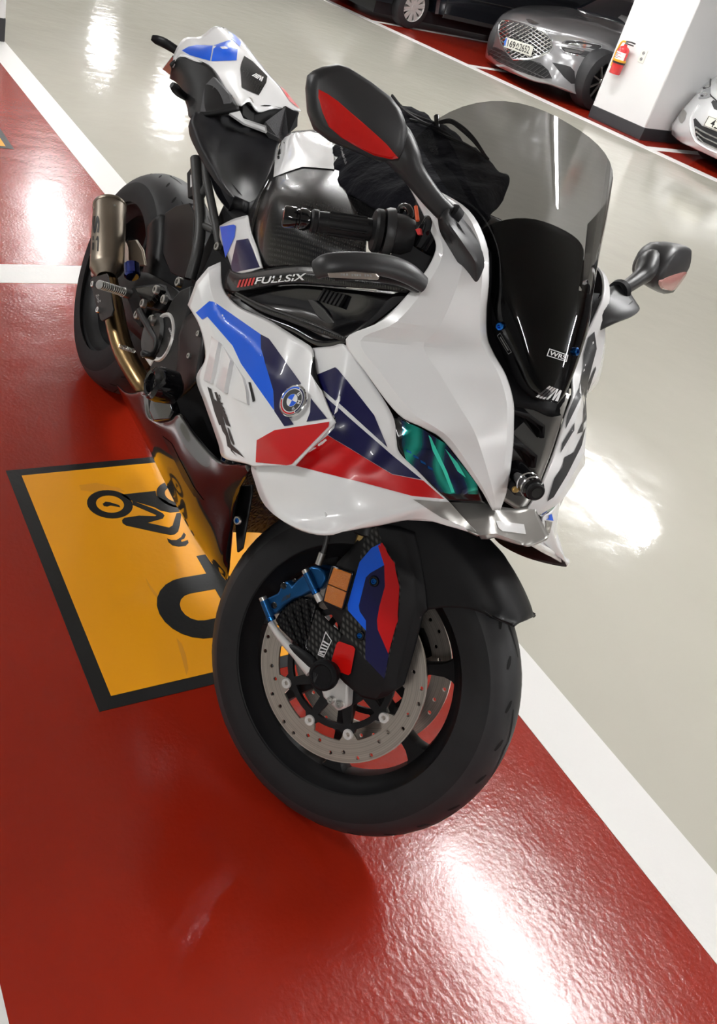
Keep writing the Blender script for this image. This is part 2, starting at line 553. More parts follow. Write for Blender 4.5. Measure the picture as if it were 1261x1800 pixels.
# ================================================================== the setting
def floor_mat(name, col, rough, bscale, bstr, noise_amt=0.05, streak=0.0, coat=0.2):
    m = bpy.data.materials.new(name)
    nt, b = nodes_of(m)
    tc = nt.nodes.new('ShaderNodeTexCoord')
    n = nt.nodes.new('ShaderNodeTexNoise'); n.inputs['Scale'].default_value = 1.7; n.inputs['Detail'].default_value = 6
    nt.links.new(tc.outputs['Object'], n.inputs['Vector'])
    mx = nt.nodes.new('ShaderNodeMix'); mx.data_type = 'RGBA'
    mx.inputs[6].default_value = tuple(c * (1 - noise_amt) for c in col) + (1,)
    mx.inputs[7].default_value = tuple(c * (1 + noise_amt) for c in col) + (1,)
    nt.links.new(n.outputs['Fac'], mx.inputs[0]); nt.links.new(mx.outputs[2], b.inputs['Base Color'])
    # fine orange peel over slow trowel waves
    n1 = nt.nodes.new('ShaderNodeTexNoise'); n1.inputs['Scale'].default_value = bscale; n1.inputs['Detail'].default_value = 3
    n2 = nt.nodes.new('ShaderNodeTexNoise'); n2.inputs['Scale'].default_value = 5.0; n2.inputs['Detail'].default_value = 2
    nt.links.new(tc.outputs['Object'], n1.inputs['Vector']); nt.links.new(tc.outputs['Object'], n2.inputs['Vector'])
    b1 = nt.nodes.new('ShaderNodeBump'); b1.inputs['Strength'].default_value = bstr; b1.inputs['Distance'].default_value = 0.004
    b2 = nt.nodes.new('ShaderNodeBump'); b2.inputs['Strength'].default_value = 0.25; b2.inputs['Distance'].default_value = 0.012
    nt.links.new(n2.outputs['Fac'], b2.inputs['Height']); nt.links.new(b2.outputs['Normal'], b1.inputs['Normal'])
    nt.links.new(n1.outputs['Fac'], b1.inputs['Height'])
    nt.links.new(b1.outputs['Normal'], b.inputs['Normal'])
    n3 = nt.nodes.new('ShaderNodeTexNoise'); n3.inputs['Scale'].default_value = 2.3; n3.inputs['Detail'].default_value = 7
    nt.links.new(tc.outputs['Object'], n3.inputs['Vector'])
    mr = nt.nodes.new('ShaderNodeMapRange'); mr.inputs[3].default_value = rough * 0.7; mr.inputs[4].default_value = rough * 1.35
    nt.links.new(n3.outputs['Fac'], mr.inputs[0]); nt.links.new(mr.outputs[0], b.inputs['Roughness'])
    b.inputs['Specular IOR Level'].default_value = 0.45
    b.inputs['Coat Weight'].default_value = coat; b.inputs['Coat Roughness'].default_value = rough * 0.6
    MATS[name] = m
    return m
floor_mat('floor_beige', (0.545, 0.525, 0.455), 0.095, 60, 0.05, 0.04, coat=0.12)
floor_mat('floor_red', (0.30, 0.014, 0.004), 0.20, 95, 0.17, 0.06)
floor_mat('floor_white', (0.82, 0.805, 0.785), 0.42, 60, 0.12, 0.02)
floor_mat('floor_yellow', (0.98, 0.40, 0.001), 0.42, 80, 0.12, 0.05)
floor_mat('floor_scuff', (0.80, 0.32, 0.006), 0.6, 80, 0.12, 0.15)
floor_mat('floor_black', (0.009, 0.009, 0.009), 0.42, 80, 0.12, 0.1, coat=0.0)
pmat('wall_white', (0.74, 0.74, 0.74), 0.5, noise=(3, 0.02), bump=(50, 0.1, 0.002))
pmat('wall_grey', (0.22, 0.22, 0.225), 0.6, noise=(3, 0.05))
pmat('pillar_black', (0.035, 0.036, 0.040), 0.35, noise=(5, 0.1))
pmat('ceiling_white', (0.42, 0.42, 0.42), 0.8, noise=(2, 0.03))
pmat('lamp_body', (0.75, 0.75, 0.75), 0.4)
pmat('lamp_tube', (1, 1, 1), 0.5, emit=(1.0, 0.995, 0.985), estr=TUBE_POWER)

def slab(name, x0, x1, y0, y1, z0, z1, mat, parent=None):
    v, f = box_geo(((x0 + x1) / 2, (y0 + y1) / 2, (z0 + z1) / 2), (x1 - x0, y1 - y0, z1 - z0))
    return mesh(name, v, f, mat, parent, None)

X0, X1, Y0, Y1 = -22.0, 7.0, -5.5, 12.5
floor = tag(slab('floor', X0, X1, Y0, Y1, -0.2, 0.0, 'floor_beige'), 'glossy beige epoxy garage floor', kind='structure')
ceiling = tag(slab('ceiling', X0, X1, Y0, Y1, CEIL + 0.10, CEIL + 0.3, 'ceiling_white'), 'grey garage ceiling', kind='structure')
for nm, a in (('wall_back', (X0 - 0.2, X0, Y0, Y1)), ('wall_front', (X1, X1 + 0.2, Y0, Y1)), ('wall_left', (X0, X1, Y0 - 0.2, Y0)), ('wall_right', (X0, X1, Y1, Y1 + 0.2))):
    tag(slab(nm, *a, 0.0, CEIL + 0.1, 'wall_grey'), 'plain grey garage wall', kind='structure')

# near bays: red paint with white borders
def paint(name, pts, z, mat):
    """a thin coat of floor paint with the given outline"""
    v, f = prism_geo([(p[0], p[1], 0.0) for p in pts], (0, 0, z))
    return mesh(name, v, f, mat, floor, None)
def rect(x0, x1, y0, y1): return [(x0, y0), (x1, y0), (x1, y1), (x0, y1)]
paint('red_bay', rect(-14.0, 6.0, -0.661, 0.497), 0.0012, 'floor_red')
paint('lane_line', rect(-14.0, 6.0, 0.497, 0.650), 0.002, 'floor_white')
paint('rear_line', rect(-14.0, 6.0, -0.815, -0.661), 0.002, 'floor_white')
for a in (-4.071, -0.791, 2.489):
    paint('bay_line', rect(a, a + 0.15, -0.661, 0.497), 0.002, 'floor_white')
# far bays: the lane runs slightly off parallel
FAR_A = R(5.0)
FAR_O = Vector((-4.39, 6.44, 0))
fx = Vector((math.cos(FAR_A), math.sin(FAR_A), 0)); fy = Vector((-math.sin(FAR_A), math.cos(FAR_A), 0))
def far(s, t): p = FAR_O + fx * s + fy * t; return (p.x, p.y)
def frect(s0, s1, t0, t1): return [far(s0, t0), far(s1, t0), far(s1, t1), far(s0, t1)]
paint('red_bay', frect(-11, 10, 0.13, 5.2), 0.0012, 'floor_red')
paint('lane_line', frect(-11, 10, 0.0, 0.14), 0.002, 'floor_white')
for s in (-6.5, -4.03, -2.08, 0.62, 3.1):
    paint('bay_line', frect(s, s + 0.12, 0.14, 4.9), 0.002, 'floor_white')

# yellow motorcycle marking
def marking(dx, label):
    t = empty('parking_marking', (dx, 0, 0))
    tag(t, label, 'floor marking', 'yellow motorcycle bay markings')
    def lay(name, pts, z0, z1, mat):
        v, f = prism_geo([(p[0], p[1], z0) for p in pts], (0, 0, z1 - z0))
        return mesh(name, v, f, mat, t, None)
    xa, xb, ya, yb = 0.427, 1.218, -0.381, 0.213
    lay('black_border', rect(xa, xb, ya, yb), 0.0012, 0.0022, 'floor_black')
    lay('yellow_panel', rect(xa + 0.027, xb - 0.030, ya + 0.033, yb - 0.033), 0.0022, 0.0028, 'floor_yellow')
    # the letter P, its top towards +X, reading from the lane wall
    st = 0.052
    P_out = [(0.838, -0.022), (0.838, -0.022 + st), (1.098, -0.022 + st), (1.098, -0.085)]
    for k in range(1, 12):
        a = PI / 2 - PI * k / 12
        P_out.append((1.0 + 0.098 * math.sin(a), -0.085 - 0.092 * math.cos(a)))
    P_out += [(0.902, -0.085), (0.902, -0.022)]
    P_in = [(1.044, -0.022), (1.044, -0.085)]
    for k in range(1, 8):
        a = PI / 2 - PI * k / 8
        P_in.append((1.0 + 0.044 * math.sin(a), -0.085 - 0.040 * math.cos(a)))
    P_in += [(0.956, -0.085), (0.956, -0.022)]
    v, f = curve_geo([P_out, P_in], 0.0003)
    mesh('letter', [p + Vector((0, 0, 0.0031)) for p in v], f, 'floor_black', t, None)
    # motorcycle and rider pictogram
    def ringpts(cx, cy, ro, ri):
        return [circle2(cx, cy, ro, 28), circle2(cx, cy, ri, 28)]
    FG = Frame(Matrix.Identity(4)); zt = crop(0, 672, .4989)
    def trace(pts): return [tuple(FG.z(*zt(*p), 0.003).xy) for p in pts]
    wheel_1 = curve_geo(ringpts(0.606, -0.165, 0.057, 0.035), 0.0003)
    wheel_2 = curve_geo(ringpts(0.600, 0.022, 0.057, 0.035), 0.0003)
    spoke_1 = curve_geo([trace(((362, 428), (372, 421), (388, 423), (420, 433), (424, 440), (390, 434), (378, 438), (366, 436)))], 0.0003)
    body_1 = curve_geo([trace(((425, 396), (548, 383), (552, 400), (576, 412), (602, 428), (634, 440), (640, 455), (600, 459), (566, 452), (545, 440), (455, 414)))], 0.0003)
    rider_1 = curve_geo([trace(((466, 417), (548, 448), (574, 462), (580, 470), (574, 480), (520, 495), (596, 512), (608, 505), (622, 462), (640, 459), (634, 505), (628, 526), (616, 536), (600, 538), (560, 530), (445, 505), (432, 496), (430, 486), (438, 478), (490, 470), (548, 472), (552, 468), (468, 432)))], 0.0003)
    helmet_1 = curve_geo([trace(((589, 550), (604, 556), (622, 556), (638, 546), (648, 529), (655, 538), (650, 550), (638, 556), (640, 563), (662, 556), (665, 566), (655, 576), (630, 579), (608, 575), (594, 563)))], 0.0003)
    v, f = join_geo(wheel_1, wheel_2, spoke_1, body_1, rider_1, helmet_1)
    mesh('rider_symbol', [p + Vector((0, 0, 0.0031)) for p in v], f, 'floor_black', t, None)
    for pts in (((513, 688), (530, 715), (558, 752), (562, 768), (540, 745), (522, 715)), ((622, 900), (640, 920), (655, 960), (664, 1010), (657, 1034), (645, 985), (632, 940)), ((280, 362), (340, 354), (420, 372), (440, 384), (330, 386), (285, 380))):
        v, f = curve_geo([trace(pts)], 0.0001)
        mesh('scuff', [p + Vector((0, 0, 0.0029)) for p in v], f, 'floor_scuff', t, None)
    return t
marking(0.0, 'yellow floor marking with black motorcycle symbol and letter P beside the motorcycle')
marking(-3.281, 'yellow floor marking cut off by the left edge of the photo')

# pillars
def pillar(name, outline, label, base_h):
    t = tag(empty(name, (outline[0][0], outline[0][1], 0)), label, kind='structure')
    loc = Vector((outline[0][0], outline[0][1], 0))
    pts = [Vector((p[0], p[1], 0)) - loc for p in outline]
    cen = sum(pts, Vector()) / len(pts)
    prism('shaft', pts, (0, 0, CEIL + 0.1), 'wall_white', t, bevel=0.012)
    prism('base_band', [cen + (p - cen) * 1.004 for p in pts], (0, 0, base_h), 'pillar_black', t, bevel=0.006)
    return t
pil = [far(0.42, 0.28), far(-0.29, 0.28), far(-0.29, 1.35), far(0.42, 1.35)]
pillar('wall_pillar', pil, 'white square pillar with black base carrying the fire extinguisher', 0.125)
pillar('wall_pillar', [(-4.21, 0.645), (-4.9, 0.645), (-4.9, -0.05), (-4.21, -0.05)], 'white pillar with black base at the left edge of the photo', 0.15)

# ceiling lamps: LED battens hung along the lane
def batten(x, y, label):
    t = tag(empty('ceiling_lamp', (x, y, CEIL)), label, 'lamp', 'LED battens on the garage ceiling')
    box('housing', (0, 0, 0.05), (1.25, 0.09, 0.06), 'lamp_body', t, bevel=0.006)
    box('light_tube', (0, 0, 0.0), (1.20, 0.055, 0.04), 'lamp_tube', t)
    return t
for x in (5.45, 1.3, -2.85, -7.0, -11.15, -15.3):
    batten(x, 1.85, 'white LED batten in the lamp row above the motorcycle bays')
for x in (3.7, -1.7, -4.4, -7.1, -9.8, -12.5, -16.3):  # third and fifth are unseen extras, added to brighten the far aisle
    batten(x, 5.35, 'white LED batten in the partly added lamp row above the far side of the aisle')
for x in (4.0, -0.5, -5.0, -9.5):
    batten(x, -2.6, 'white LED batten in the lamp row behind the motorcycle bays')

# ================================================================== the motorcycle
LEAN, HEAD, STEER, RAKE = 0.250497, 0.068587, 0.467348, 0.422918
WB, TRAIL, RF, RR = 1.457, 0.0998, 0.300, 0.326
bike = empty('motorcycle', (0, 0, 0), (-LEAN, 0, -HEAD))
tag(bike, 'white sport motorcycle with blue, navy and red stripes leaning on its side stand', 'motorcycle')
MB = Matrix.Rotation(-HEAD, 4, 'Z') @ Matrix.Rotation(-LEAN, 4, 'X')
FB = Frame(MB)
axis_s = Vector((-math.sin(RAKE), 0, math.cos(RAKE)))
SO = Vector((WB + TRAIL, 0, 0))
MS = Matrix.Translation(SO) @ Matrix.Rotation(STEER, 4, axis_s) @ Matrix.Translation(-SO)   # steered assembly inside the bike
FS = Frame(MB @ MS)
B = FB.y
S = FS.y
HUB = Vector((WB, 0, RF))

def tyre_profile(Ro, w, h, rim_r, rim_w, n=22):
    p = []
    for k in range(n + 1):
        a = -PI / 2 + PI * k / n
        p.append((w * math.sin(a), Ro - h + h * math.cos(a)))
    left = [(-rim_w, rim_r), (-rim_w - 0.004, rim_r + 0.006), (-w * 0.97, Ro - h - 0.022)]
    return left + p + [(-q[0], q[1]) for q in reversed(left)]

def wheel_point(hub, ang, y, r):
    return hub + Vector((math.cos(ang) * r, y, math.sin(ang) * r))

def tyre_surf_r(Ro, w, h, y):
    return Ro - h + h * math.sqrt(max(0.0, 1 - (y / w) ** 2))

def tyre(name, hub, Ro, w, h, rim_r, rim_w, M, label):
    prof = tyre_profile(Ro, w, h, rim_r, rim_w)
    t = revolve(name, prof, hub, (0, 1, 0), ['rubber', 'rubber_side'], bike, 96, M=M, label=label, ref=(1, 0, 0))
    for pl in t.data.polygons:   # matt sidewalls
        c = pl.center - hub
        if math.hypot(c.x, c.z) < Ro - h * 0.62: pl.material_index = 1
    def strip(pts, wd, nm):
        """tread groove: pts = (angle deg, y) along the crown"""
        v = []
        ps = [Vector((R(a), y, 0)) for a, y in pts]
        ps = cat1(ps, len(pts) * 3, True)
        for i, q in enumerate(ps):
            tq = (ps[min(i + 1, len(ps) - 1)] - ps[max(i - 1, 0)])
            dl = Vector((tq.x * Ro, tq.y)).normalized(); nn = Vector((-dl.y, dl.x))
            ww = wd * (0.35 + 0.65 * math.sin(PI * (i + 0.5) / len(ps)))
            for s in (-1, 1):
                a = q.x + nn.x * ww * s / Ro; y = q.y + nn.y * ww * s
                rr = tyre_surf_r(Ro, w, h, y) + 0.0004
                v.append(wheel_point(hub, a, y, rr))
        f = [(2 * i, 2 * i + 1, 2 * i + 3, 2 * i + 2) for i in range(len(ps) - 1)]
        return v, f
    k = w / 0.06
    for s in (-1, 1):
        longs, shorts = [], []
        for i in range(9):
            a0 = i * 40 + (20 if s > 0 else 0) + 4
            longs.append(strip([(a0 + 3, s * 0.008 * k), (a0 + 14, s * 0.016 * k), (a0 + 16, s * 0.012 * k), (a0 + 27, s * 0.021 * k)], 0.0024, 'g'))
            for j in (0, 13, 26):
                shorts.append(strip([(a0 + j, s * 0.036 * k), (a0 + j + 4, s * 0.028 * k)], 0.003, 'g'))
        for g in longs: mesh('tread_groove', *g, 'groove', t, None)
        for g in shorts: mesh('tread_notch', *g, 'groove', t, None)
    return t

front_tyre = tyre('front_tyre', HUB, RF, 0.060, 0.060, 0.222, 0.050, MS, 'black front tyre with slim tread grooves')
HUB_R = Vector((0, 0, RR))
rear_tyre = tyre('rear_tyre', HUB_R, RR, 0.098, 0.085, 0.222, 0.078, None, 'wide black rear tyre')

def rim(name, hub, hw, nsp, ph, M, mat='satin_black'):
    prof = [(-hw - 0.004, 0.2285), (-hw - 0.006, 0.225), (-hw - 0.003, 0.217), (-hw + 0.006, 0.213), (-hw + 0.016, 0.204), (-hw + 0.028, 0.193), (0, 0.189),
            (hw - 0.028, 0.193), (hw - 0.016, 0.204), (hw - 0.006, 0.213), (hw + 0.003, 0.217), (hw + 0.006, 0.225), (hw + 0.004, 0.2285),
            (hw - 0.006, 0.222), (hw - 0.02, 0.205), (0, 0.196), (-hw + 0.02, 0.205), (-hw + 0.006, 0.222), (-hw - 0.004, 0.2285)]
    r = revolve(name, prof, hub, (0, 1, 0), mat, bike, 96, M=M, ref=(1, 0, 0), smooth=28)
    cyl('hub', hub + Vector((0, -0.052, 0)), hub + Vector((0, 0.052, 0)), 0.034, mat, r, 28, bev=0.004)
    for k in range(nsp):
        a = R(ph + 360.0 / nsp * k)
        u = Vector((math.cos(a), 0, math.sin(a))); w = Vector((-math.sin(a), 0, math.cos(a)))
        secs = [(0.028, 0.014, 0.030), (0.06, 0.0105, 0.024), (0.11, 0.0095, 0.019), (0.150, 0.0105, 0.017), (0.172, 0.013, 0.017), (0.186, 0.020, 0.018), (0.194, 0.030, 0.020)]
        v = []
        for rr, hwid, hd in secs:
            c = hub + u * rr
            for sx, sy in ((-1, -1), (1, -1), (1, -0.5), (1, 0.5), (1, 1), (-1, 1), (-1, 0.5), (-1, -0.5)):
                v.append(c + w * (hwid * sx * (0.82 if abs(sy) == 1 else 1)) + Vector((0, hd * sy, 0)))
        f = grid_faces(len(secs), 8, True)
        sp = mesh('spoke', v, f, mat, r, 30)
        p = hub + u * 0.176
        g1 = revolve_geo([(0, 0.0001), (0, 0.0045), (0.003, 0.0045), (0.003, 0.0001)], p + Vector((0, -0.019, 0)), (0, -1, 0), 10)
    return r
front_rim = rim('front_rim', HUB, 0.050, 7, 41.5, MS)
rear_rim = rim('rear_rim', HUB_R, 0.076, 7, 10.0, None)

# ---- front brake discs
def disc(side):
    y = side * 0.0645
    holes = []
    for k in range(36):
        a = R(k * 10 + 3)
        rr = (0.152, 0.142, 0.133)[k % 3] if k % 2 else (0.147, 0.137, 0.152)[k % 3]
        holes.append(circle2(math.cos(a) * rr, math.sin(a) * rr, 0.0036, 10))
    inner = []
    for k in range(180):
        a = R(k * 2); d = abs(((k * 2 - (-1.6)) + 20) % 40 - 20)
        r_in = 0.123 - (0.017 if d < 4.5 else (0.017 * (1 - (d - 4.5) / 3) if d < 7.5 else 0.0))
        inner.append((math.cos(a) * r_in, math.sin(a) * r_in))
    gv, gf = curve_geo([circle2(0, 0, 0.160, 120), inner] + holes, 0.0024)
    v = [HUB + Vector((p.x, y + p.z, p.y)) for p in gv]
    d = mesh('brake_disc', v, [tuple(reversed(q)) for q in gf], 'disc_steel', bike, 30, M=MS, label='drilled steel front brake disc')
    # black carrier: lobed ring, arms and a hub ring
    ringo = []
    for k in range(180):
        dd = abs(((k * 2 + 1.6) + 20) % 40 - 20); a = R(k * 2)
        ro = 0.104 + (0.010 if dd < 4 else (0.010 * (1 - (dd - 4) / 4) if dd < 8 else 0))
        ringo.append((math.cos(a) * ro, math.sin(a) * ro))
    loops = [ringo]
    for k in range(9):    # windows between the arms
        c0 = -1.6 + 40 * k + 20
        win = []
        for da in (-16, -8, 0, 8, 16): a = R(c0 + da); win.append((math.cos(a) * 0.095, math.sin(a) * 0.095))
        for da in (12, 7, 0, -7, -12): a = R(c0 + da + 3); rr = 0.064; win.append((math.cos(a) * rr, math.sin(a) * rr))
        loops.append(win)
    loops.append(circle2(0, 0, 0.036, 40))
    gv, gf = curve_geo(loops, 0.0035, 0.0008)
    v = [HUB + Vector((p.x, y - side * 0.002 + p.z, p.y)) for p in gv]
    mesh('carrier', v, [tuple(reversed(q)) for q in gf], 'satin_black', d, 30)
    for k in range(9):
        a = R(-1.6 + 40 * k)
        c = HUB + Vector((math.cos(a) * 0.1115, y, math.sin(a) * 0.1115))
        pr = [(-0.004, 0.0035), (-0.0045, 0.004), (-0.0058, 0.0045), (-0.0058, 0.0085), (-0.004, 0.0095), (0.004, 0.0095), (0.0058, 0.0085), (0.0058, 0.0045), (0.0045, 0.004), (0.004, 0.0035), (-0.004, 0.0035)]
        revolve('bobbin', pr, c, (0, 1, 0), 'alu_white', d, 18)
    return d
disc(-1); disc(1)

# ------------------------------------------------------------------ fork, fender and front brakes (steered)
def bolt(name, frame_pt, axis, r, mat, parent, depth=0.004, ring=None, M=None):
    """socket-head bolt, optional raised washer ring"""
    ax = Vector(axis).normalized(); p = Vector(frame_pt)
    prof = [(-0.002, 0.0001), (-0.002, r), (depth * 0.8, r), (depth, r * 0.86), (depth, r * 0.5), (depth * 0.35, r * 0.45), (depth * 0.35, 0.0001)]
    o = revolve(name, prof, p, ax, mat, parent, 14, M=M)
    if ring:
        revolve('washer', [(-0.001, r * 1.05), (depth * 0.9, r * 1.1), (depth, r * 1.5), (depth * 0.4, r * 1.75), (-0.001, r * 1.8)], p, ax, ring, o, 20)
    return o

# fender arch
low = {57.5: .320, 59: .311, 61: .300, 63: .289, 66: .271, 69: .249, 72: .224, 75: .198, 80: .190, 95: .20, 110: .22, 125: .25, 138: .29}
rows = []
for a, rl in low.items():
    wf = {57.5: .88, 59: .95}.get(a, 1.0)
    c = []
    for yy, rr in ((-.083, rl), (-.0835, rl * .6 + .3 * .4), (-.080, .292 if rl < .285 else rl + .004), (-.070, max(.313, rl + .004)), (-.048, max(.327, rl + .006)), (-.02, .333), (0, .334), (.02, .333), (.048, max(.327, rl + .006)), (.070, max(.313, rl + .004)), (.080, .292 if rl < .285 else rl + .004), (.0835, rl * .6 + .3 * .4), (.083, rl)):
        if a < 58: rr = min(rr, .330)
        if a < 62: rr = max(rr, rl)
        c.append(wheel_point(HUB, R(a), yy * wf, rr))
    rows.append(c)
g = loft(rows, 37, 40, same=True, out=(0, 0, 1))
mesh('front_fender', g[0], g[1], 'fork_black', bike, 50, thick=0.004, M=MS, label='matt black front fender')

# folded fork covers, mirrored for the far leg
cov = FS.rows([
    [(646, 926, -.092), (664, 922, -.104), (700, 926, -.092), (730, 935, -.082)],
    [(632, 945, -.094), (670, 953, -.107), (712, 958, -.094), (738, 970, -.084)],
    [(614, 967, -.096), (685, 975, -.109), (722, 990, -.096), (745, 1010, -.085)],
    [(593, 989, -.098), (696, 995, -.110), (730, 1015, -.098), (750, 1040, -.085)],
    [(581, 1022, -.100), (704, 1031, -.111), (732, 1050, -.098), (752, 1073, -.085)],
    [(567, 1056, -.101), (702, 1070, -.111), (728, 1080, -.098), (745, 1080, -.085)],
    [(604, 1112, -.101), (697, 1105, -.111), (720, 1115, -.098), (739, 1105, -.084)],
    [(590, 1142, -.101), (688, 1140, -.110), (712, 1145, -.098), (731, 1135, -.084)],
    [(578, 1170, -.100), (678, 1190, -.108), (700, 1190, -.098), (717, 1183, -.085)],
    [(605, 1200, -.100), (672, 1215, -.104), (695, 1212, -.098), (711, 1203, -.087)],
    [(636, 1226, -.098), (660, 1231, -.099), (680, 1224, -.096), (700, 1212, -.089)],
])
cg = loft(cov, 19, 41, lin_u=True, lin_v=True, out=(0, -1, 0), same=True)
cbv = bvh_of(cg)
fork_cover = mesh('fork_cover', cg[0], cg[1], 'fork_black', bike, 25, thick=0.004, M=MS, label='black fork cover with striped carbon panel')
lc = flip(cg)
mesh('fork_cover', lc[0], lc[1], 'fork_black', bike, 25, thick=0.004, M=MS, label='black fork cover on the far fork leg')
decal('carbon_panel', FS, cbv, [z8(*p) for p in ((515, 92), (560, 66), (590, 140), (645, 228), (668, 330), (658, 480), (620, 630), (598, 742), (512, 655), (452, 572), (398, 530), (418, 440), (432, 410), (487, 210))], 'carbon_coarse', fork_cover, off=0.0009, label='carbon weave panel')
decal('blue_stripe', FS, cbv, [z8(*p) for p in ((487, 222), (540, 160), (578, 140), (597, 235), (535, 270), (515, 290), (484, 415), (488, 440), (515, 480), (516, 526), (436, 436), (434, 410))], 'blue_paint', fork_cover, off=0.0016)
decal('navy_stripe', FS, cbv, [z8(*p) for p in ((597, 235), (600, 330), (577, 420), (567, 480), (570, 520), (616, 630), (597, 740), (512, 650), (515, 480), (488, 440), (484, 415), (515, 290), (535, 270))], 'navy_paint', fork_cover, off=0.0013)
decal('red_stripe', FS, cbv, [z8(*p) for p in ((570, 150), (585, 137), (640, 228), (664, 330), (655, 480), (615, 628), (568, 520), (565, 480), (575, 420), (600, 330), (597, 235))], 'red_paint', fork_cover, off=0.0019)
for q, r in ((z8(552, 307), 0.0055), (z8(490, 547), 0.005)):
    p = drop(FS, cbv, q)
    bolt('cover_bolt', p, (0, -1, 0), r, 'blue_bolt', fork_cover, 0.004, ring='gloss_black')
# red square pad
decal('red_pad', FS, cbv, [z8(*p) for p in ((392, 577), (400, 573), (460, 594), (470, 606), (450, 712), (440, 722), (368, 696), (358, 682), (385, 588))], 'red_lens', fork_cover, off=0.003, label='red square reflector pad')
# amber reflector
def slab_on(name, frame, quad_px, y, t, mat, parent, bevel=0.0, M=None, label=None):
    poly = [frame.y(u, v, y) for u, v in quad_px]
    return prism(name, poly, (0, t, 0), mat, parent, bevel=bevel, M=M, label=label)
rfl = slab_on('side_reflector', FS, [z8(*p) for p in ((366, 236), (452, 264), (452, 280), (408, 436), (395, 436), (320, 400), (320, 388), (358, 242))], -.113, .014, 'gloss_black', bike, 0.002, MS, 'amber side reflector on the fork')
slab_on('lens', FS, [z8(*p) for p in ((370, 246), (448, 274), (426, 352), (344, 318))], -.1150, .004, 'amber_lens', rfl, 0.001)
slab_on('lens', FS, [z8(*p) for p in ((343, 322), (425, 356), (404, 428), (326, 394))], -.1155, .004, 'amber_lens', rfl, 0.001)

# fork legs
for s in (-1, 1):
    base = Vector((1.446, 0.080 * s, RF))
    leg = cyl('fork_leg', base + axis_s * 0.14, base + axis_s * 0.30, 0.016, 'gold', bike, 24, M=MS)
    cyl('outer_tube', base + axis_s * 0.235, base + axis_s * 0.66, 0.024, 'satin_black', leg, 24, bev=0.003)
    foot = revolve('fork_foot', [(-.013, .022), (-.013, .028), (-.009, .031), (.009, .031), (.013, .028), (.013, .022), (-.013, .022)], HUB + Vector((0, .083 * s, 0)), (0, 1, 0), 'alu_white', bike, 28, M=MS)
    prism('clamp', [HUB + Vector((x, .097 * s, z)) for x, z in ((-.012, -.030), (.016, -.046), (.050, -.044), (.058, -.026), (.036, .004), (.015, .022))], (0, -.026 * s, 0), 'alu_white', foot, bevel=0.004)
    for dx, dz in ((.030, -.036), (.046, -.030)):
        c = HUB + Vector((dx, .099 * s, dz)); bolt('pinch_bolt', c, (0, s, 0), 0.0065, 'steel', foot, 0.006)
    # radial caliper arms
    if s < 0:
        arm = [S(476, 1094, -.092), S(487, 1112, -.093), S(500, 1128, -.094), S(520, 1149, -.095), S(548, 1180, -.096)]
    tube('caliper_arm', [p if s < 0 else Vector((p.x, -p.y, p.z)) for p in arm], [.0062, .0066, .0075, .0085, .012], 'alu_white', foot, 10)
    arm2 = [S(503, 1134, -.098), S(520, 1142, -.100), S(545, 1162, -.101), S(556, 1176, -.1)]
    tube('arm_rib', [p if s < 0 else Vector((p.x, -p.y, p.z)) for p in arm2], [.003, .008, .011, .010], 'fork_black', foot, 8, squash=0.5)
# axle slider
c0 = HUB
ax = cyl('axle_slider', c0 + Vector((0, -.104, 0)), c0 + Vector((0, -.122, 0)), 0.020, 'satin_black', bike, 28, bev=0.002, M=MS, label='round black axle slider')
revolve('cap', [(0, .0001), (0, .0245), (.003, .026), (.012, .026), (.016, .0225), (.0165, .019), (.0145, .017), (.0145, .0001)], c0 + Vector((0, -.121, 0)), (0, -1, 0), 'matte_black', ax, 32)
capb = bvh_of(revolve_geo([(0, .0001), (0, .017)], c0 + Vector((0, -.1358, 0)), (0, -1, 0), 24))
lettering('cap_logo', FS, capb, [(543, 1198), (553, 1203), (560, 1185), (550, 1180)], '///M', 'decal_dark', ax, 0.01)
cyl('far_slider', c0 + Vector((0, .104, 0)), c0 + Vector((0, .135, 0)), 0.024, 'satin_black', ax, 28, bev=0.003)

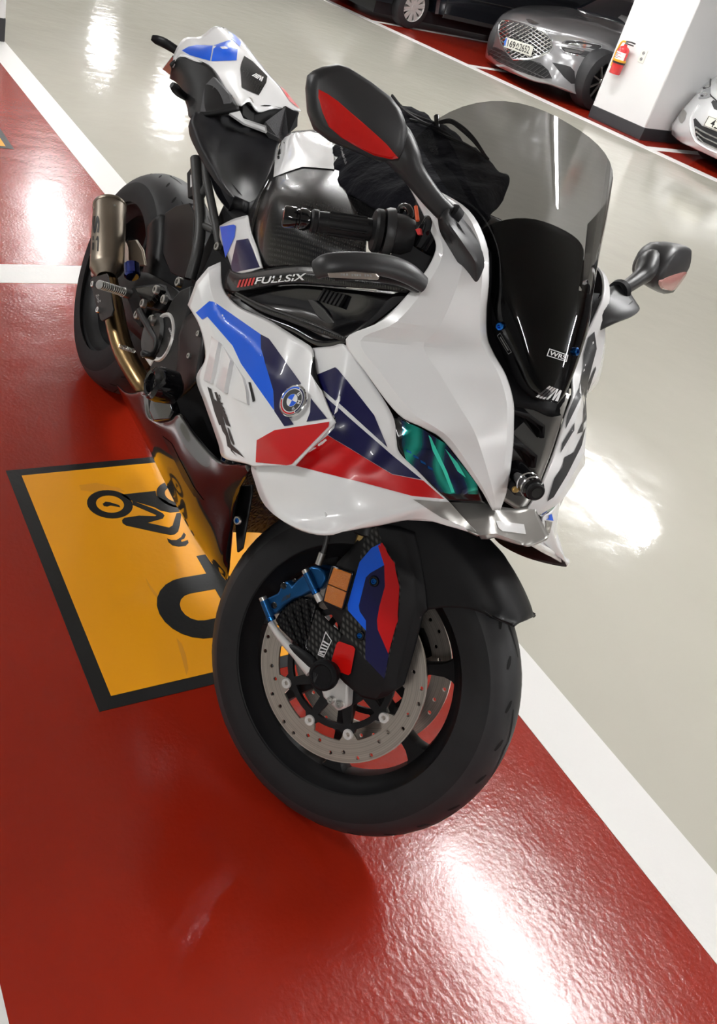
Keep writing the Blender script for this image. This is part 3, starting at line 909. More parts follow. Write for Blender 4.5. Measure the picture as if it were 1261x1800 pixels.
# calipers: blue anodised body bridging the disc
zc = crop(380, 900, .2379)
body_px = [zc(*p) for p in ((342, 672), (352, 648), (395, 628), (455, 600), (478, 545), (515, 508), (545, 520), (560, 545), (600, 500), (640, 470), (650, 440), (700, 400), (760, 410), (800, 440), (815, 500), (780, 560), (745, 580), (690, 590), (640, 618), (560, 645), (500, 690), (455, 735), (425, 760), (380, 765), (348, 715))]
cal_poly = [S(u, v, -.094) for u, v in body_px]
for s in (-1, 1):
    cal = prism('brake_caliper', [p if s < 0 else Vector((p.x, -p.y, p.z)) for p in cal_poly], (0, -.055 * s, 0), 'blue_anodized', bike, bevel=0.004, M=MS, label='blue anodized front brake caliper')
    for a, b in (((352, 650), (412, 800)), ((668, 445), (742, 598))):
        p0, p1 = S(*zc(*a), -.100), S(*zc(*b), -.096)
        if s > 0: p0.y *= -1; p1.y *= -1
        sl = cyl('bolt_sleeve', p0, p1, 0.0075, 'blue_anodized', cal, 16, bev=0.001)
        cyl('sleeve_ring', p0 + (p1 - p0) * 0.82, p1 + (p1 - p0) * 0.02, 0.0082, 'blue_bolt', sl, 16, bev=0.001)
        d = (p0 - p1).normalized()
        bolt('mount_bolt', p0, d, 0.0072, 'steel', cal, 0.006)
        if b[0] > 600: cyl('mount_tip', p1, p1 - d * 0.016, 0.0065, 'alu_white', sl, 12)
    if s < 0:
        calb = bvh_of(prism_geo(cal_poly, (0, .055, 0)))
        lettering('caliper_logo', FS, calb, [zc(483, 668), zc(545, 635), zc(552, 600), zc(492, 630)], '///M', 'decal_dark', cal, 0.02, off=0.0012)
        for wq in ((500, 545), (580, 520), (430, 690)):
            p = drop(FS, calb, zc(*wq))
            if p: revolve('port', [(0.0008, .0001), (0.0008, .0045), (0, .006), (-.001, .006)], p, (0, -1, 0), 'gloss_black', cal, 12)
# brake hose
tube('brake_hose', [S(576, 925, -.085), S(575, 945, -.087), S(571, 962, -.089), S(567, 975, -.09)], .0042, 'frame_grey', bike, 10, res=12, M=MS)
cyl('hose_fitting', S(567, 972, -.09), S(560, 992, -.09), 0.0065, 'steel', bpy.data.objects['brake_hose'], 12)

# carbon cooling duct behind the fork, and the plate with the white mark
duct = prism('brake_duct', [S(u, v, -.086) for u, v in ((483, 1090), (492, 1076), (505, 1062), (530, 1049), (548, 1053), (556, 1066), (545, 1110), (540, 1136), (552, 1160), (516, 1130), (492, 1106))], (0, .012, 0), 'carbon', bike, bevel=0.003, M=MS, label='carbon brake cooling duct')
for k in range(4):
    a = S(498 + k * 14, 1078 - k * 7, -.0885); b = S(524 + k * 8, 1132 - k * 4, -.0885)
    tube('duct_fin', [a, b], .002, 'carbon', duct, 6)
mpoly = [S(u, v, -.097) for u, v in ((556, 1071), (565, 1082), (585, 1102), (600, 1113), (600, 1122), (586, 1158), (574, 1170), (560, 1164), (538, 1138), (545, 1105))]
mp = prism('duct_cover', mpoly, (0, .008, 0), 'carbon_coarse', bike, bevel=0.002, M=MS, label='carbon duct cover with white lettering')
mbv = bvh_of(prism_geo(mpoly, (0, .008, 0)))
quad = [zc(752, 1055), zc(798, 1075), zc(858, 950), zc(812, 880)]
fr = [(0, 0), (1, 0), (1, 1), (0, 1)]
outer = polys_geo([[(0, 0), (1, 0), (1, .05), (0, .05)], [(0, .95), (1, .95), (1, 1), (0, 1)], [(0, 0), (.09, 0), (.09, 1), (0, 1)], [(.91, 0), (1, 0), (1, 1), (.91, 1)],
                   [(.12, .30), (.88, .40), (.88, .46), (.12, .36)], [(.12, .44), (.88, .54), (.88, .60), (.12, .50)], [(.12, .58), (.88, .68), (.88, .75), (.12, .65)],
                   [(.12, .08), (.88, .08), (.88, .14), (.35, .15), (.88, .26), (.88, .32), (.12, .20), (.12, .15), (.6, .12), (.12, .12)]])
v, f = mark_geo(FS, mbv, quad, outer, 0.001)
mesh('white_mark', v, f, 'decal_white', mp, None)

# ------------------------------------------------------------------ fairing
SURF = {}
def panel(name, rows, mat, nu=16, nv=None, lin_u=False, lin_v=False, out=(0, -1, 0), same=True, thick=0.004, inner='matte_black', label=None, key=None, mirror=False, mlabel=None, smooth=32, raw=False):
    """body panel lofted through survey points (pixel, pixel, lateral offset); optional twin on the other side"""
    r3 = rows if raw else FB.rows(rows)
    g = loft(r3, nu, nv, lin_u, lin_v, out, same)
    o = mesh(name, g[0], g[1], mat, bike, smooth, thick=thick, inner=inner, label=label)
    SURF[key or name] = g
    if mirror:
        m = flip(g)
        o2 = mesh(name, m[0], m[1], mat, bike, smooth, thick=thick, inner=inner, label=mlabel or label)
        SURF[(key or name) + '_far'] = m
        return o, o2
    return o

def prow(L, Rr, bulge, n=6, edge=0.010):
    """row of a convex panel between two edge points; the last strip folds in towards the middle of the bike"""
    out = []
    for k in range(n):
        t = k / (n - 1)
        y = L[2] + (Rr[2] - L[2]) * t - bulge * 4 * t * (1 - t)
        out.append((L[0] + (Rr[0] - L[0]) * t, L[1] + (Rr[1] - L[1]) * t, y))
    return out

nose_edges = [
    ((708, 310, -.172), (762, 330, -.180), .000),
    ((729, 347, -.180), (824, 369, -.160), .002),
    ((755, 401, -.188), (856, 429, -.140), .003),
    ((766, 440, -.192), (860, 491, -.124), .004),
    ((735, 495, -.213), (856, 545, -.112), .009),
    ((673, 562, -.242), (857, 591, -.103), .010),
    ((608, 597, -.255), (868, 620, -.093), .014),
    ((647, 660, -.236), (890, 660, -.078), .011),
    ((700, 728, -.206), (903, 705, -.061), .011),
    ((746, 753, -.178), (904, 745, -.053), .010),
    ((782, 777, -.148), (902, 790, -.045), .009),
    ((841, 854, -.092), (893, 857, -.034), .005),
    ((866, 897, -.046), (880, 897, -.027), .001)]
nose_rows = []
for L, Rr, b in nose_edges:
    # bevel along the outer edge, flat main face, bevel folding in at the duct side
    wd = Rr[0] - L[0]
    t1 = min(.13, 26.0 / max(wd, 1)); t3 = 1 - min(.2, 12.0 / max(wd, 1))
    st = min(.011, .0011 * wd / 10)
    def at_t(t, ex): return (L[0] + wd * t, L[1] + (Rr[1] - L[1]) * t, L[2] + (Rr[2] - L[2]) * t - ex)
    nose_rows.append([L, at_t(t1, st), at_t((t1 + t3) / 2, st + b * .6), at_t(t3, st * .9), Rr])
nose, nose_far = panel('nose_panel', nose_rows, 'white_paint', 25, 61, mirror=True, label='white upper nose panel', mlabel='white upper nose panel with dark lettering', lin_u=True, key='nose', smooth=14)

# side fairing: stripe band above, vented skirt below
side_rows = [
    [(388, 460, -.195), (366, 470, -.222), (345, 495, -.240), (330, 536, -.250)],
    [(392, 505, -.212), (372, 515, -.240), (358, 540, -.250), (351, 574, -.254)],
    [(418, 537, -.222), (395, 560, -.252), (378, 590, -.262), (361, 628, -.262)],
    [(470, 561, -.228), (440, 600, -.262), (408, 640, -.272), (345, 664, -.264)],
    [(498, 578, -.232), (465, 635, -.270), (420, 690, -.282), (358, 705, -.266)],
    [(520, 592, -.236), (488, 670, -.270), (438, 730, -.285), (372, 745, -.268)],
    [(538, 603, -.240), (515, 690, -.272), (455, 755, -.289), (384, 780, -.270)],
    [(548, 612, -.242), (540, 700, -.272), (470, 775, -.293), (392, 804, -.274)],
    [(549, 635, -.250), (560, 712, -.270), (490, 793, -.295), (425, 812, -.290)],
    [(548, 660, -.260), (588, 741, -.274), (516, 818, -.292), (443, 817, -.297)]]
panel('side_fairing', side_rows, 'white_paint', 25, 46, lin_u=True, label='white side fairing with blue and navy stripes', key='side', mirror=True, mlabel='white side fairing on the far side')
side_o = [o for o in bike.children if o.name.startswith('side_fairing')][0]

wing_rows = [
    [(545, 612, -.233), (545, 630, -.239), (545, 645, -.244), (543, 661, -.248)],
    [(580, 609, -.238), (576, 645, -.246), (572, 680, -.254), (566, 708, -.259)],
    [(610, 608, -.241), (602, 660, -.252), (594, 705, -.262), (584, 741, -.268)],
    [(650, 665, -.228), (615, 720, -.249), (570, 775, -.271), (516, 812, -.286)],
    [(690, 729, -.208), (630, 765, -.238), (540, 800, -.270), (446, 812, -.288)],
    [(697, 770, -.198), (640, 805, -.230), (550, 835, -.268), (449, 850, -.283)],
    [(703, 796, -.188), (655, 835, -.214), (570, 868, -.258), (467, 890, -.271)],
    [(735, 828, -.163), (690, 858, -.190), (610, 895, -.236), (508, 921, -.274)],
    [(760, 854, -.140), (725, 875, -.164), (655, 905, -.210), (570, 937, -.276)],
    [(775, 868, -.124), (755, 882, -.139), (715, 900, -.168), (655, 926, -.205)],
    [(790, 882, -.108), (782, 890, -.114), (765, 900, -.124), (735, 913, -.138)],
    [(842, 940, -.072), (833, 938, -.076), (820, 934, -.084), (800, 928, -.095)]]
wing, wing_far = panel('winglet', wing_rows, 'white_paint', 22, 56, label='white winglet panel with navy and red stripes', key='wing', mirror=True, mlabel='white winglet on the far side')

# upper skin and rounded leading edge of the winglets, inside the outer skin
top_far = [[FB.y(*p) for p in r] for r in (
    [(936, 953, .066), (940, 928, .090), (954, 892, .160)],
    [(958, 966, .160), (956, 936, .180), (961, 894, .205)],
    [(978, 977, .240), (972, 946, .245), (966, 900, .240)],
    [(996, 988, .285), (986, 955, .280), (972, 912, .268)])]
gt = loft(top_far, 9, 16, same=True, out=(.5, 0, 1))
SURF['wing_top_far'] = gt
gn = flip(gt)
gn = ([Vector((p.x - .035, p.y * .88, p.z)) for p in gn[0]], gn[1])
for geo_, par in ((gt, wing_far), (gn, wing)):
    mesh('upper_skin', geo_[0], geo_[1], 'white_paint', par, 40, thick=.008, inner='matte_black')
    tube('leading_edge', [geo_[0][j * 9] for j in range(0, 16, 3)], .0065, 'white_paint', par, 8, res=16)

def bv(*keys): return bvh_of(*[SURF[k] for k in keys])
bside, bwing, bnose = bv('side'), bv('wing'), bv('nose')
# stripes on the side fairing
decal('blue_stripe', FB, bside, [z6(*p) for p in ((72, 258), (140, 200), (160, 203), (398, 368), (400, 440), (463, 650), (466, 750), (300, 515), (258, 425), (130, 278), (104, 292))], 'blue_paint', side_o, 8, .0012)
decal('navy_stripe', FB, bside, [z6(*p) for p in ((398, 368), (440, 390), (604, 616), (530, 640), (518, 720), (545, 790), (566, 822), (518, 830), (468, 755), (463, 650), (400, 440))], 'navy_paint', side_o, 8, .0012)
decal('navy_stripe', FB, bside, [z6(*p) for p in ((652, 690), (735, 792), (630, 808), (648, 760))], 'navy_paint', side_o, 8, .0012)
decal('red_stripe', FB, bside, [z6(*p) for p in ((380, 900), (470, 850), (745, 808), (742, 832), (555, 1022), (530, 1026), (374, 1012))], 'red_paint', side_o, 8, .0012)
# winglet stripes
decal('navy_stripe', FB, bwing, [z6(*p) for p in ((655, 582), (775, 533), (790, 545), (970, 775), (1036, 936), (830, 748), (690, 628))], 'navy_paint', wing, 8, .0012)
decal('navy_stripe', FB, bwing, [z6(*p) for p in ((665, 628), (830, 775), (1060, 975), (1210, 1098), (1060, 1070), (735, 872), (768, 838), (775, 800), (755, 765))], 'navy_paint', wing, 8, .0012)
decal('red_stripe', FB, bwing, [z6(*p) for p in ((560, 1025), (735, 874), (1060, 1072), (1215, 1102), (1320, 1195), (1160, 1180), (900, 1110))], 'red_paint', wing, 8, .0012)
decal('grey_patch', FB, bwing, [z7(*p) for p in ((345, 1035), (520, 1050), (655, 1195), (480, 1120))], 'grey_paint', wing, 8, .0012)

zo = crop(820, 780, .1903)
bwf = bvh_of(SURF['wing_far'], SURF['wing_top_far'])
decal('blue_patch', FB, bwf, [zo(*p) for p in ((758, 548), (802, 712), (700, 690), (618, 668), (690, 605))], 'blue_paint', wing_far, 6, .0012)
decal('grey_patch', FB, bwf, [zo(*p) for p in ((622, 690), (790, 722), (770, 820), (625, 858))], 'grey_paint', wing_far, 6, .0012)
# roundel
zr = z6
rc = drop(FB, bside, (523, 709)); rn = None
h = bside.ray_cast(*FB.ray((523, 709)));
hn = h[1] if h[1].dot(FB.ray((523, 709))[1]) < 0 else -h[1]
hn = (hn * .75 - FB.ray((523, 709))[1] * .25).normalized()
h = (h[0] + hn * .009,) + tuple(h[1:])
RA = 0.0262
rd = revolve('roundel', [(-.001, .0001), (-.001, RA), (.003, RA), (.0042, RA * .95), (.0032, RA * .90), (.0036, .0001)], h[0], hn, 'chrome', bike, 48, label='round enamel badge with a ring of letters')
upv = (Vector((-.3, 0, 1)) - hn * hn.dot(Vector((-.3, 0, 1)))).normalized(); rgt = upv.cross(hn)
def badge(pts2, z, name, mat):
    v, f = curve_geo(pts2, 0.0)
    v = [h[0] + rgt * p.x + upv * p.y + hn * z for p in v]
    mesh(name, v, orient(v, f, hn), mat, rd, None)
badge([circle2(0, 0, RA * .88, 40)], .0042, 'white_ring', 'decal_white')
def arc(r0, r1, a0, a1, n=12):
    return [(math.cos(R(a0 + (a1 - a0) * k / n)) * r1, math.sin(R(a0 + (a1 - a0) * k / n)) * r1) for k in range(n + 1)] + [(math.cos(R(a1 - (a1 - a0) * k / n)) * r0, math.sin(R(a1 - (a1 - a0) * k / n)) * r0) for k in range(n + 1)]
badge([arc(RA * .76, RA * .86, -40, 80)], .0045, 'blue_arc', 'navy_paint')
badge([arc(RA * .76, RA * .86, 85, 190)], .0045, 'blue_arc', 'blue_paint')
badge([arc(RA * .76, RA * .86, 195, 315)], .0045, 'red_arc', 'red_paint')
badge([circle2(0, 0, RA * .70, 36)], .0046, 'black_ring', 'decal_black')
badge([circle2(0, 0, RA * .40, 30)], .0049, 'centre', 'decal_white')
for a in (90, 270): badge([[(0, 0)] + [(math.cos(R(a + k * 10)) * RA * .38, math.sin(R(a + k * 10)) * RA * .38) for k in range(10)]], .0052, 'blue_quarter', 'blue_paint')
for ch, a in (('B', 62), ('M', 8), ('W', -46)):
    gv, gf = text_geo(ch, 0.01)
    s = RA * .22; c, sn = math.cos(R(a - 90)), math.sin(R(a - 90))
    v = []
    for p in gv:
        x, y = (p.x - .5) * s, (p.y - .5) * s + RA * .55
        v.append(h[0] + rgt * (x * c - y * sn) + upv * (x * sn + y * c) + hn * .0050)
    mesh('badge_letter', v, orient(v, gf, hn), 'decal_white', rd, None)

# vents and lettering on the skirt
ze = crop(220, 560, .1903)
def louvre(name, poly, hs, mat, parent, bvh):
    """vent step: rises from flush to the given height at each corner"""
    base = [drop(FB, bvh, q, off=-.001) for q in poly]
    topv = [drop(FB, bvh, q, off=h_) for q, h_ in zip(poly, hs)]
    n = len(base); v = base + topv
    f = [tuple(range(n, 2 * n))] + [(i, (i + 1) % n, n + (i + 1) % n, n + i) for i in range(n)]
    return mesh(name, v, orient(v, f, (.4, -1, .2)), mat, parent, 20)
louvre('vent_step', [ze(*p) for p in ((800, 165), (895, 235), (870, 350), (845, 500), (815, 600), (735, 570), (755, 460), (785, 320))], (.001, .008, .008, .008, .007, .003, .001, .001), 'white_paint', side_o, bside)
louvre('vent_step', [ze(*p) for p in ((898, 240), (1008, 400), (985, 520), (950, 690), (850, 630), (870, 500), (890, 340))], (.001, .009, .009, .008, .003, .001, .001), 'white_paint', side_o, bside)
louvre('vent_step', [ze(*p) for p in ((1010, 405), (1110, 560), (1145, 680), (1150, 800), (1005, 735), (965, 680), (990, 530))], (.001, .006, .007, .006, .002, .001, .001), 'white_paint', side_o, bside)
decal('vent_slot', FB, bside, [ze(*p) for p in ((1145, 590), (1165, 590), (1208, 760), (1185, 775))], 'decal_black', side_o, 6, .0015)
# double R, drawn as bars and blades along the skirt
for pts in (((765, 630), (800, 650), (825, 740), (868, 775), (930, 985), (875, 985), (830, 860), (795, 735)),
            ((830, 680), (850, 680), (980, 1000), (940, 985), (895, 860), (855, 760)),
            ((878, 950), (915, 960), (955, 1060), (985, 1160), (1050, 1220), (1110, 1290), (1020, 1235), (950, 1180), (935, 1085), (905, 1040)),
            ((950, 1005), (965, 1015), (1015, 1155), (1005, 1170), (975, 1110)),
            ((975, 1185), (1000, 1225), (1042, 1280), (985, 1225))):
    decal('blade_mark', FB, bside, [ze(*p) for p in pts], 'decal_black', side_o, 6, .0012)
lettering('skirt_text', FB, bside, [ze(858, 705), ze(960, 1000), ze(975, 992), ze(880, 700)], 'S1000', 'decal_black', side_o, .01, .0012)

# nose, far side: dark field with the white letters left open
bnf = bv('nose_far')
zf = crop(920, 560, .1889)
for pts in (((600, 180), (660, 120), (680, 280), (595, 600), (580, 780), (560, 680), (390, 1030), (400, 930), (420, 860), (520, 640), (555, 470), (560, 330)),
            ((668, 440), (672, 470), (590, 710), (600, 600)), ((575, 700), (590, 720), (560, 970), (575, 960), (630, 750), (700, 680), (690, 760), (600, 1040), (500, 1070), (555, 950), (565, 800)),
            ((475, 970), (470, 1040), (345, 1250), (360, 1160)),
            ((580, 1000), (540, 1180), (400, 1460), (280, 1660), (220, 1700), (285, 1490), (360, 1380), (380, 1290), (470, 1240), (540, 1090))):
    decal('dark_lettering', FB, bnf, [zf(*p) for p in pts], 'decal_dark', nose_far, 7, .0012)

# headlights
hl = [[(689, 730, -.206), (697, 731, -.200), (706, 736, -.196)],
      [(696, 770, -.196), (720, 765, -.182), (746, 757, -.168)],
      [(702, 796, -.186), (745, 790, -.158), (784, 782, -.134)],
      [(735, 829, -.161), (778, 826, -.130), (816, 824, -.104)],
      [(760, 855, -.138), (803, 855, -.106), (842, 858, -.080)],
      [(790, 883, -.105), (822, 884, -.082), (854, 886, -.055)]]
pmat('headlight_black', (.004, .004, .006), .1, coat=1.0)
panel('headlight', hl, 'headlight_black', 10, 24, mirror=True, label='headlight with teal tinted lens', mlabel='headlight on the far side', key='headlight')
hlo = [o for o in bike.children if o.name.startswith('headlight')]
def lens_mat():
    m = pmat('teal_lens', (.0, .1, .1), .08, coat=1.0)
    nt, b = nodes_of(m)
    tc = nt.nodes.new('ShaderNodeTexCoord')
    w = nt.nodes.new('ShaderNodeTexWave'); w.inputs['Scale'].default_value = 9; w.inputs['Distortion'].default_value = 6; w.inputs['Detail'].default_value = 1.5
    w.bands_direction = 'DIAGONAL'
    nt.links.new(tc.outputs['Object'], w.inputs['Vector'])
    r = nt.nodes.new('ShaderNodeValToRGB')
    e = r.color_ramp.elements
    e[0].position = 0.0; e[0].color = (.004, .008, .05, 1); e[1].position = 1.0; e[1].color = (.02, .55, .42, 1)
    for ps, cl in ((.35, (.01, .02, .12, 1)), (.6, (.0, .16, .17, 1)), (.8, (.0, .30, .22, 1))):
        x = e.new(ps); x.color = cl
    nt.links.new(w.outputs['Fac'], r.inputs[0]); nt.links.new(r.outputs[0], b.inputs['Base Color'])
    b.inputs['Metallic'].default_value = .6
lens_mat()
bhl = bv('headlight')
lens = decal('lens', FB, bhl, [z7(*p) for p in ((290, 650), (400, 700), (500, 765), (655, 965), (664, 1008), (520, 1006), (480, 998), (312, 848), (292, 770), (296, 700))], 'teal_lens', hlo[0], 8, .002, label='iridescent teal lens')
for k in range(4):
    p = z7(325 + k * 34, 800 + k * 27)
    decal('led', FB, bhl, [(p[0] - 5, p[1] - 3), (p[0] + 4, p[1] + 2), (p[0] + 5, p[1] + 6), (p[0] - 4, p[1] + 2)], 'blue_bolt', lens, 4, .003)
pmat('teal_streak', (.05, .75, .55), .1, coat=1.0)  # light streaks inside the headlight, painted on in bright teal
for pts in (((420, 722), (432, 735), (510, 905), (545, 1000), (530, 1000), (490, 900), (440, 800)), ((500, 790), (560, 860), (600, 930), (560, 900))):
    decal('light_streak', FB, bhl, [z7(*p) for p in pts], 'teal_streak', lens, 6, .0028)
m = flip((list(map(Vector, [v.co for v in lens.data.vertices])), [tuple(q.vertices) for q in lens.data.polygons]))
mesh('lens', m[0], m[1], 'teal_lens', hlo[1], 60)

# intake between the two nose panels: grey trough with black fins
redge = [FB.y(*Rr) for L, Rr, b in nose_edges[7:]]
deep = Vector((-.10, 0, -.015))
tr = []
for k, e in enumerate(redge):
    w = e.y
    sc = 1.0 - .25 * (k == len(redge) - 1)
    tr.append([e + Vector((-.004, .003, 0)), Vector((e.x - .05, w * .75, e.z - .01)), Vector((e.x - .10 * sc, w * .35, e.z - .012)), Vector((e.x - .10 * sc, -w * .35, e.z - .012)), Vector((e.x - .05, -w * .75, e.z - .01)), Vector((e.x - .004, -w - .003, e.z))])
panel('intake_duct', tr, 'grey_paint', 16, 20, raw=True, out=(1, 0, 0), inner=None, label='grey ram-air intake duct', lin_u=True)
duct_o = [o for o in bike.children if o.name.startswith('intake_duct')][0]
duct_o.data.materials.append(MATS['matte_black'])
for pl_ in duct_o.data.polygons:      # only the outer wall of the duct is painted
    if pl_.center.y < .008: pl_.material_index = 1
for k, (i, t) in enumerate(((1, .55), (2, .9))):
    e = redge[i].lerp(redge[i + 1], t)
    w = abs(e.y)
    top = [Vector((e.x - .012, -w * .95, e.z)), Vector((e.x - .018, 0, e.z - .004)), Vector((e.x - .010, w * .55, e.z - .012)), Vector((e.x - .004, w * .8, e.z - .030)), Vector((e.x - .05, w * .6, e.z - .02)), Vector((e.x - .09, 0, e.z)), Vector((e.x - .09, -w * .9, e.z))]
    prism('intake_fin', top, (-.006, 0, -.010), 'satin_black', duct_o, bevel=.003)
v, f = box_geo((1.40, 0, .77), (.10, .10, .16)); mesh('intake_throat', v, f, 'matte_black', duct_o, None)

# grey lip under the nose
lip = [[(724, 872, -.120), (787, 876, -.090), (846, 878, -.046), (872, 888, -.020), (905, 894, .004), (925, 890, .026), (938, 884, .040)],
       [(775, 908, -.104), (815, 915, -.084), (858, 916, -.052), (885, 922, -.022), (910, 932, .004), (932, 926, .028), (948, 908, .046)],
       [(842, 941, -.076), (856, 940, -.062), (872, 938, -.044), (892, 945, -.018), (914, 952, .008), (934, 954, .030), (966, 940, .062)],
       [(846, 948, -.060), (858, 948, -.048), (872, 946, -.036), (892, 952, -.012), (914, 958, .010), (932, 958, .026), (962, 946, .055)]]
lo = panel('nose_lip', lip, 'grey_paint', 25, 13, out=(1, -.2, 0), label='grey lip below the headlights', key='lip', lin_v=True)
blip = bv('lip')
decal('lip_panel', FB, blip, [crop(820, 780, .1903)(*p) for p in ((270, 715), (530, 745), (548, 835), (330, 808), (295, 780))], 'white_paint', lo, 6, .001)

# dash camera in the intake
pc = FB.y(918, 838, -.02); pe = FB.y(940, 862, -.035)
dcam = cyl('dash_camera', pc - (pe - pc) * .6, pe, .0165, 'gloss_black', bike, 26, bev=.003, label='small cylindrical camera in the nose intake')
dd = (pe - pc).normalized()
cyl('lens_barrel', pe - dd * .001, pe + dd * .008, .0135, 'satin_black', dcam, 24, bev=.002)
cyl('lens_glass', pe + dd * .0078, pe + dd * .0088, .008, 'gloss_black', dcam, 20)
for k in (-.012, -.026):
    revolve('clip_ring', [(0, .0168), (.002, .0178), (.004, .0168)], pe + dd * k, dd, 'chrome', dcam, 24)
br = FB.y(908, 858, -.025)
box('bracket', br, (.022, .018, .014), 'satin_black', dcam, bevel=.002)
bolt('bracket_bolt', br + Vector((.008, -.010, .002)), (.5, -1, .2), .005, 'gold', dcam, .005)

# ------------------------------------------------------------------ windscreen
scr = [((.012, 1.500, .900), (1.506, .903)), ((.040, 1.476, .907), (1.492, .925)), ((.071, 1.433, .941), (1.462, .972)), ((.096, 1.391, .972), (1.428, 1.022)),
       ((.108, 1.353, 1.012), (1.390, 1.070)), ((.126, 1.310, 1.052), (1.345, 1.122)), ((.170, 1.240, 1.085), (1.288, 1.182)), ((.212, 1.172, 1.122), (1.222, 1.246))]
def scr_row(e, c, n=13, back=0.0, sc=1.0):
    row = []
    for k in range(n):
        th = -PI / 2 + PI * k / (n - 1)
        kk = 1 - math.cos(th)
        kk = kk ** 1.25
        row.append(Vector((c[0] + (e[1] - c[0]) * kk - back, e[0] * math.sin(th) * sc, c[1] + (e[2] - c[1]) * kk - back * .5)))
    return row
srows = [scr_row(e, c) for e, c in scr]
g = loft(srows, 25, 36, same=True, out=(1, 0, .5))
SURF['screen'] = g
screen = mesh('windscreen', g[0], g[1], 'smoke_glass', bike, 60, label='tall smoke tinted windscreen')
crow = [scr_row(e, c, back=.022, sc=.92) for e, c in scr[:6]]
cw = loft(crow, 21, 26, same=True, out=(1, 0, .5))
mesh('inner_cowl', cw[0], cw[1], 'matte_black', bike, 60, thick=.003, label='matt black cowl behind the windscreen')
bscr = bv('screen')
q5 = lambda *a: z5(*a)
for cxy in ((881, 573), (1010, 618)):
    hh = bscr.ray_cast(*FB.ray(cxy))
    if hh[0] is None:
        o_, d_ = FB.ray(cxy); nn = bscr.find_nearest(FB.y(cxy[0], cxy[1], .088)); hh = nn
    n = hh[1] if hh[1].x > 0 else -hh[1]
    bolt('screen_bolt', hh[0], n, .0062, 'blue_bolt', screen, .006)
mf = polys_geo([[(.00, 0), (.12, 0), (.30, 1), (.18, 1)], [(.16, 0), (.28, 0), (.46, 1), (.34, 1)], [(.32, 0), (.44, 0), (.62, 1), (.50, 1)], [(.48, 0), (.58, 0), (.70, .75), (.72, 0), (.80, 0), (.90, .7), (.86, 0), (1, 0), (1, 1), (.88, 1), (.77, .4), (.78, 1), (.66, 1)]])
v, f = mark_geo(FB, bscr, [z5(428, 1325), z5(520, 1352), z5(538, 1302), z5(470, 1275)], mf, .003)
mesh('white_slashes', v, f, 'decal_white', screen, None)
wq = [z5(470, 1142), z5(560, 1170), z5(568, 1138), z5(482, 1108)]
v, f = mark_geo(FB, bscr, wq, polys_geo([[(0, 0), (1, 0), (1, .1), (0, .1)], [(0, .9), (1, .9), (1, 1), (0, 1)], [(0, 0), (.04, 0), (.04, 1), (0, 1)], [(.96, 0), (1, 0), (1, 1), (.96, 1)]]), .003)
mesh('logo_frame', v, f, 'decal_white', screen, None)
lettering('screen_logo', FB, bscr, [quad_map(wq, .08, .2), quad_map(wq, .92, .2), quad_map(wq, .94, .8), quad_map(wq, .10, .8)], 'WRS', 'decal_white', screen, .02, .003)
lq = [z5(300, 1135), z5(315, 1125), z5(262, 1035), z5(248, 1048)]
v, f = mark_geo(FB, bvh_of(cw), lq, polys_geo([[(0, 0), (1, 0), (1, .03), (0, .03)], [(0, .97), (1, .97), (1, 1), (0, 1)], [(0, 0), (.08, 0), (.08, 1), (0, 1)], [(.92, 0), (1, 0), (1, 1), (.92, 1)], [(.35, .15), (.65, .15), (.65, .85), (.35, .85)]]), .001)
if v: mesh('approval_label', v, f, 'decal_grey', screen, None)

# black tray under the screen and the cockpit liner behind the nose
e_in = [FB.y(*Rr) for L, Rr, b in nose_edges[2:9]]
tray = [[e + Vector((-.004, .004, -.002)), Vector((e.x - .012, e.y * .7, e.z - .012)), Vector((e.x - .006, 0, e.z - .006)), Vector((e.x - .012, -e.y * .7, e.z - .012)), Vector((e.x - .004, -e.y - .004, e.z - .002))] for e in e_in]
panel('screen_tray', tray, 'matte_black', 13, 19, raw=True, out=(1, 0, .5), label='black tray under the windscreen')
e_out = [FB.y(*L) for L, Rr, b in nose_edges[1:6]]
lin = [[e + Vector((-.010, .012, -.004)), Vector((e.x - .02, e.y * .7, e.z - .05)), Vector((e.x - .03, 0, e.z - .08)), Vector((e.x - .02, -e.y * .7, e.z - .05)), Vector((e.x - .010, -e.y - .012, e.z - .004))] for e in e_out]
panel('cockpit_liner', lin, 'matte_black', 13, 16, raw=True, out=(-1, 0, .5), label='black cockpit liner')

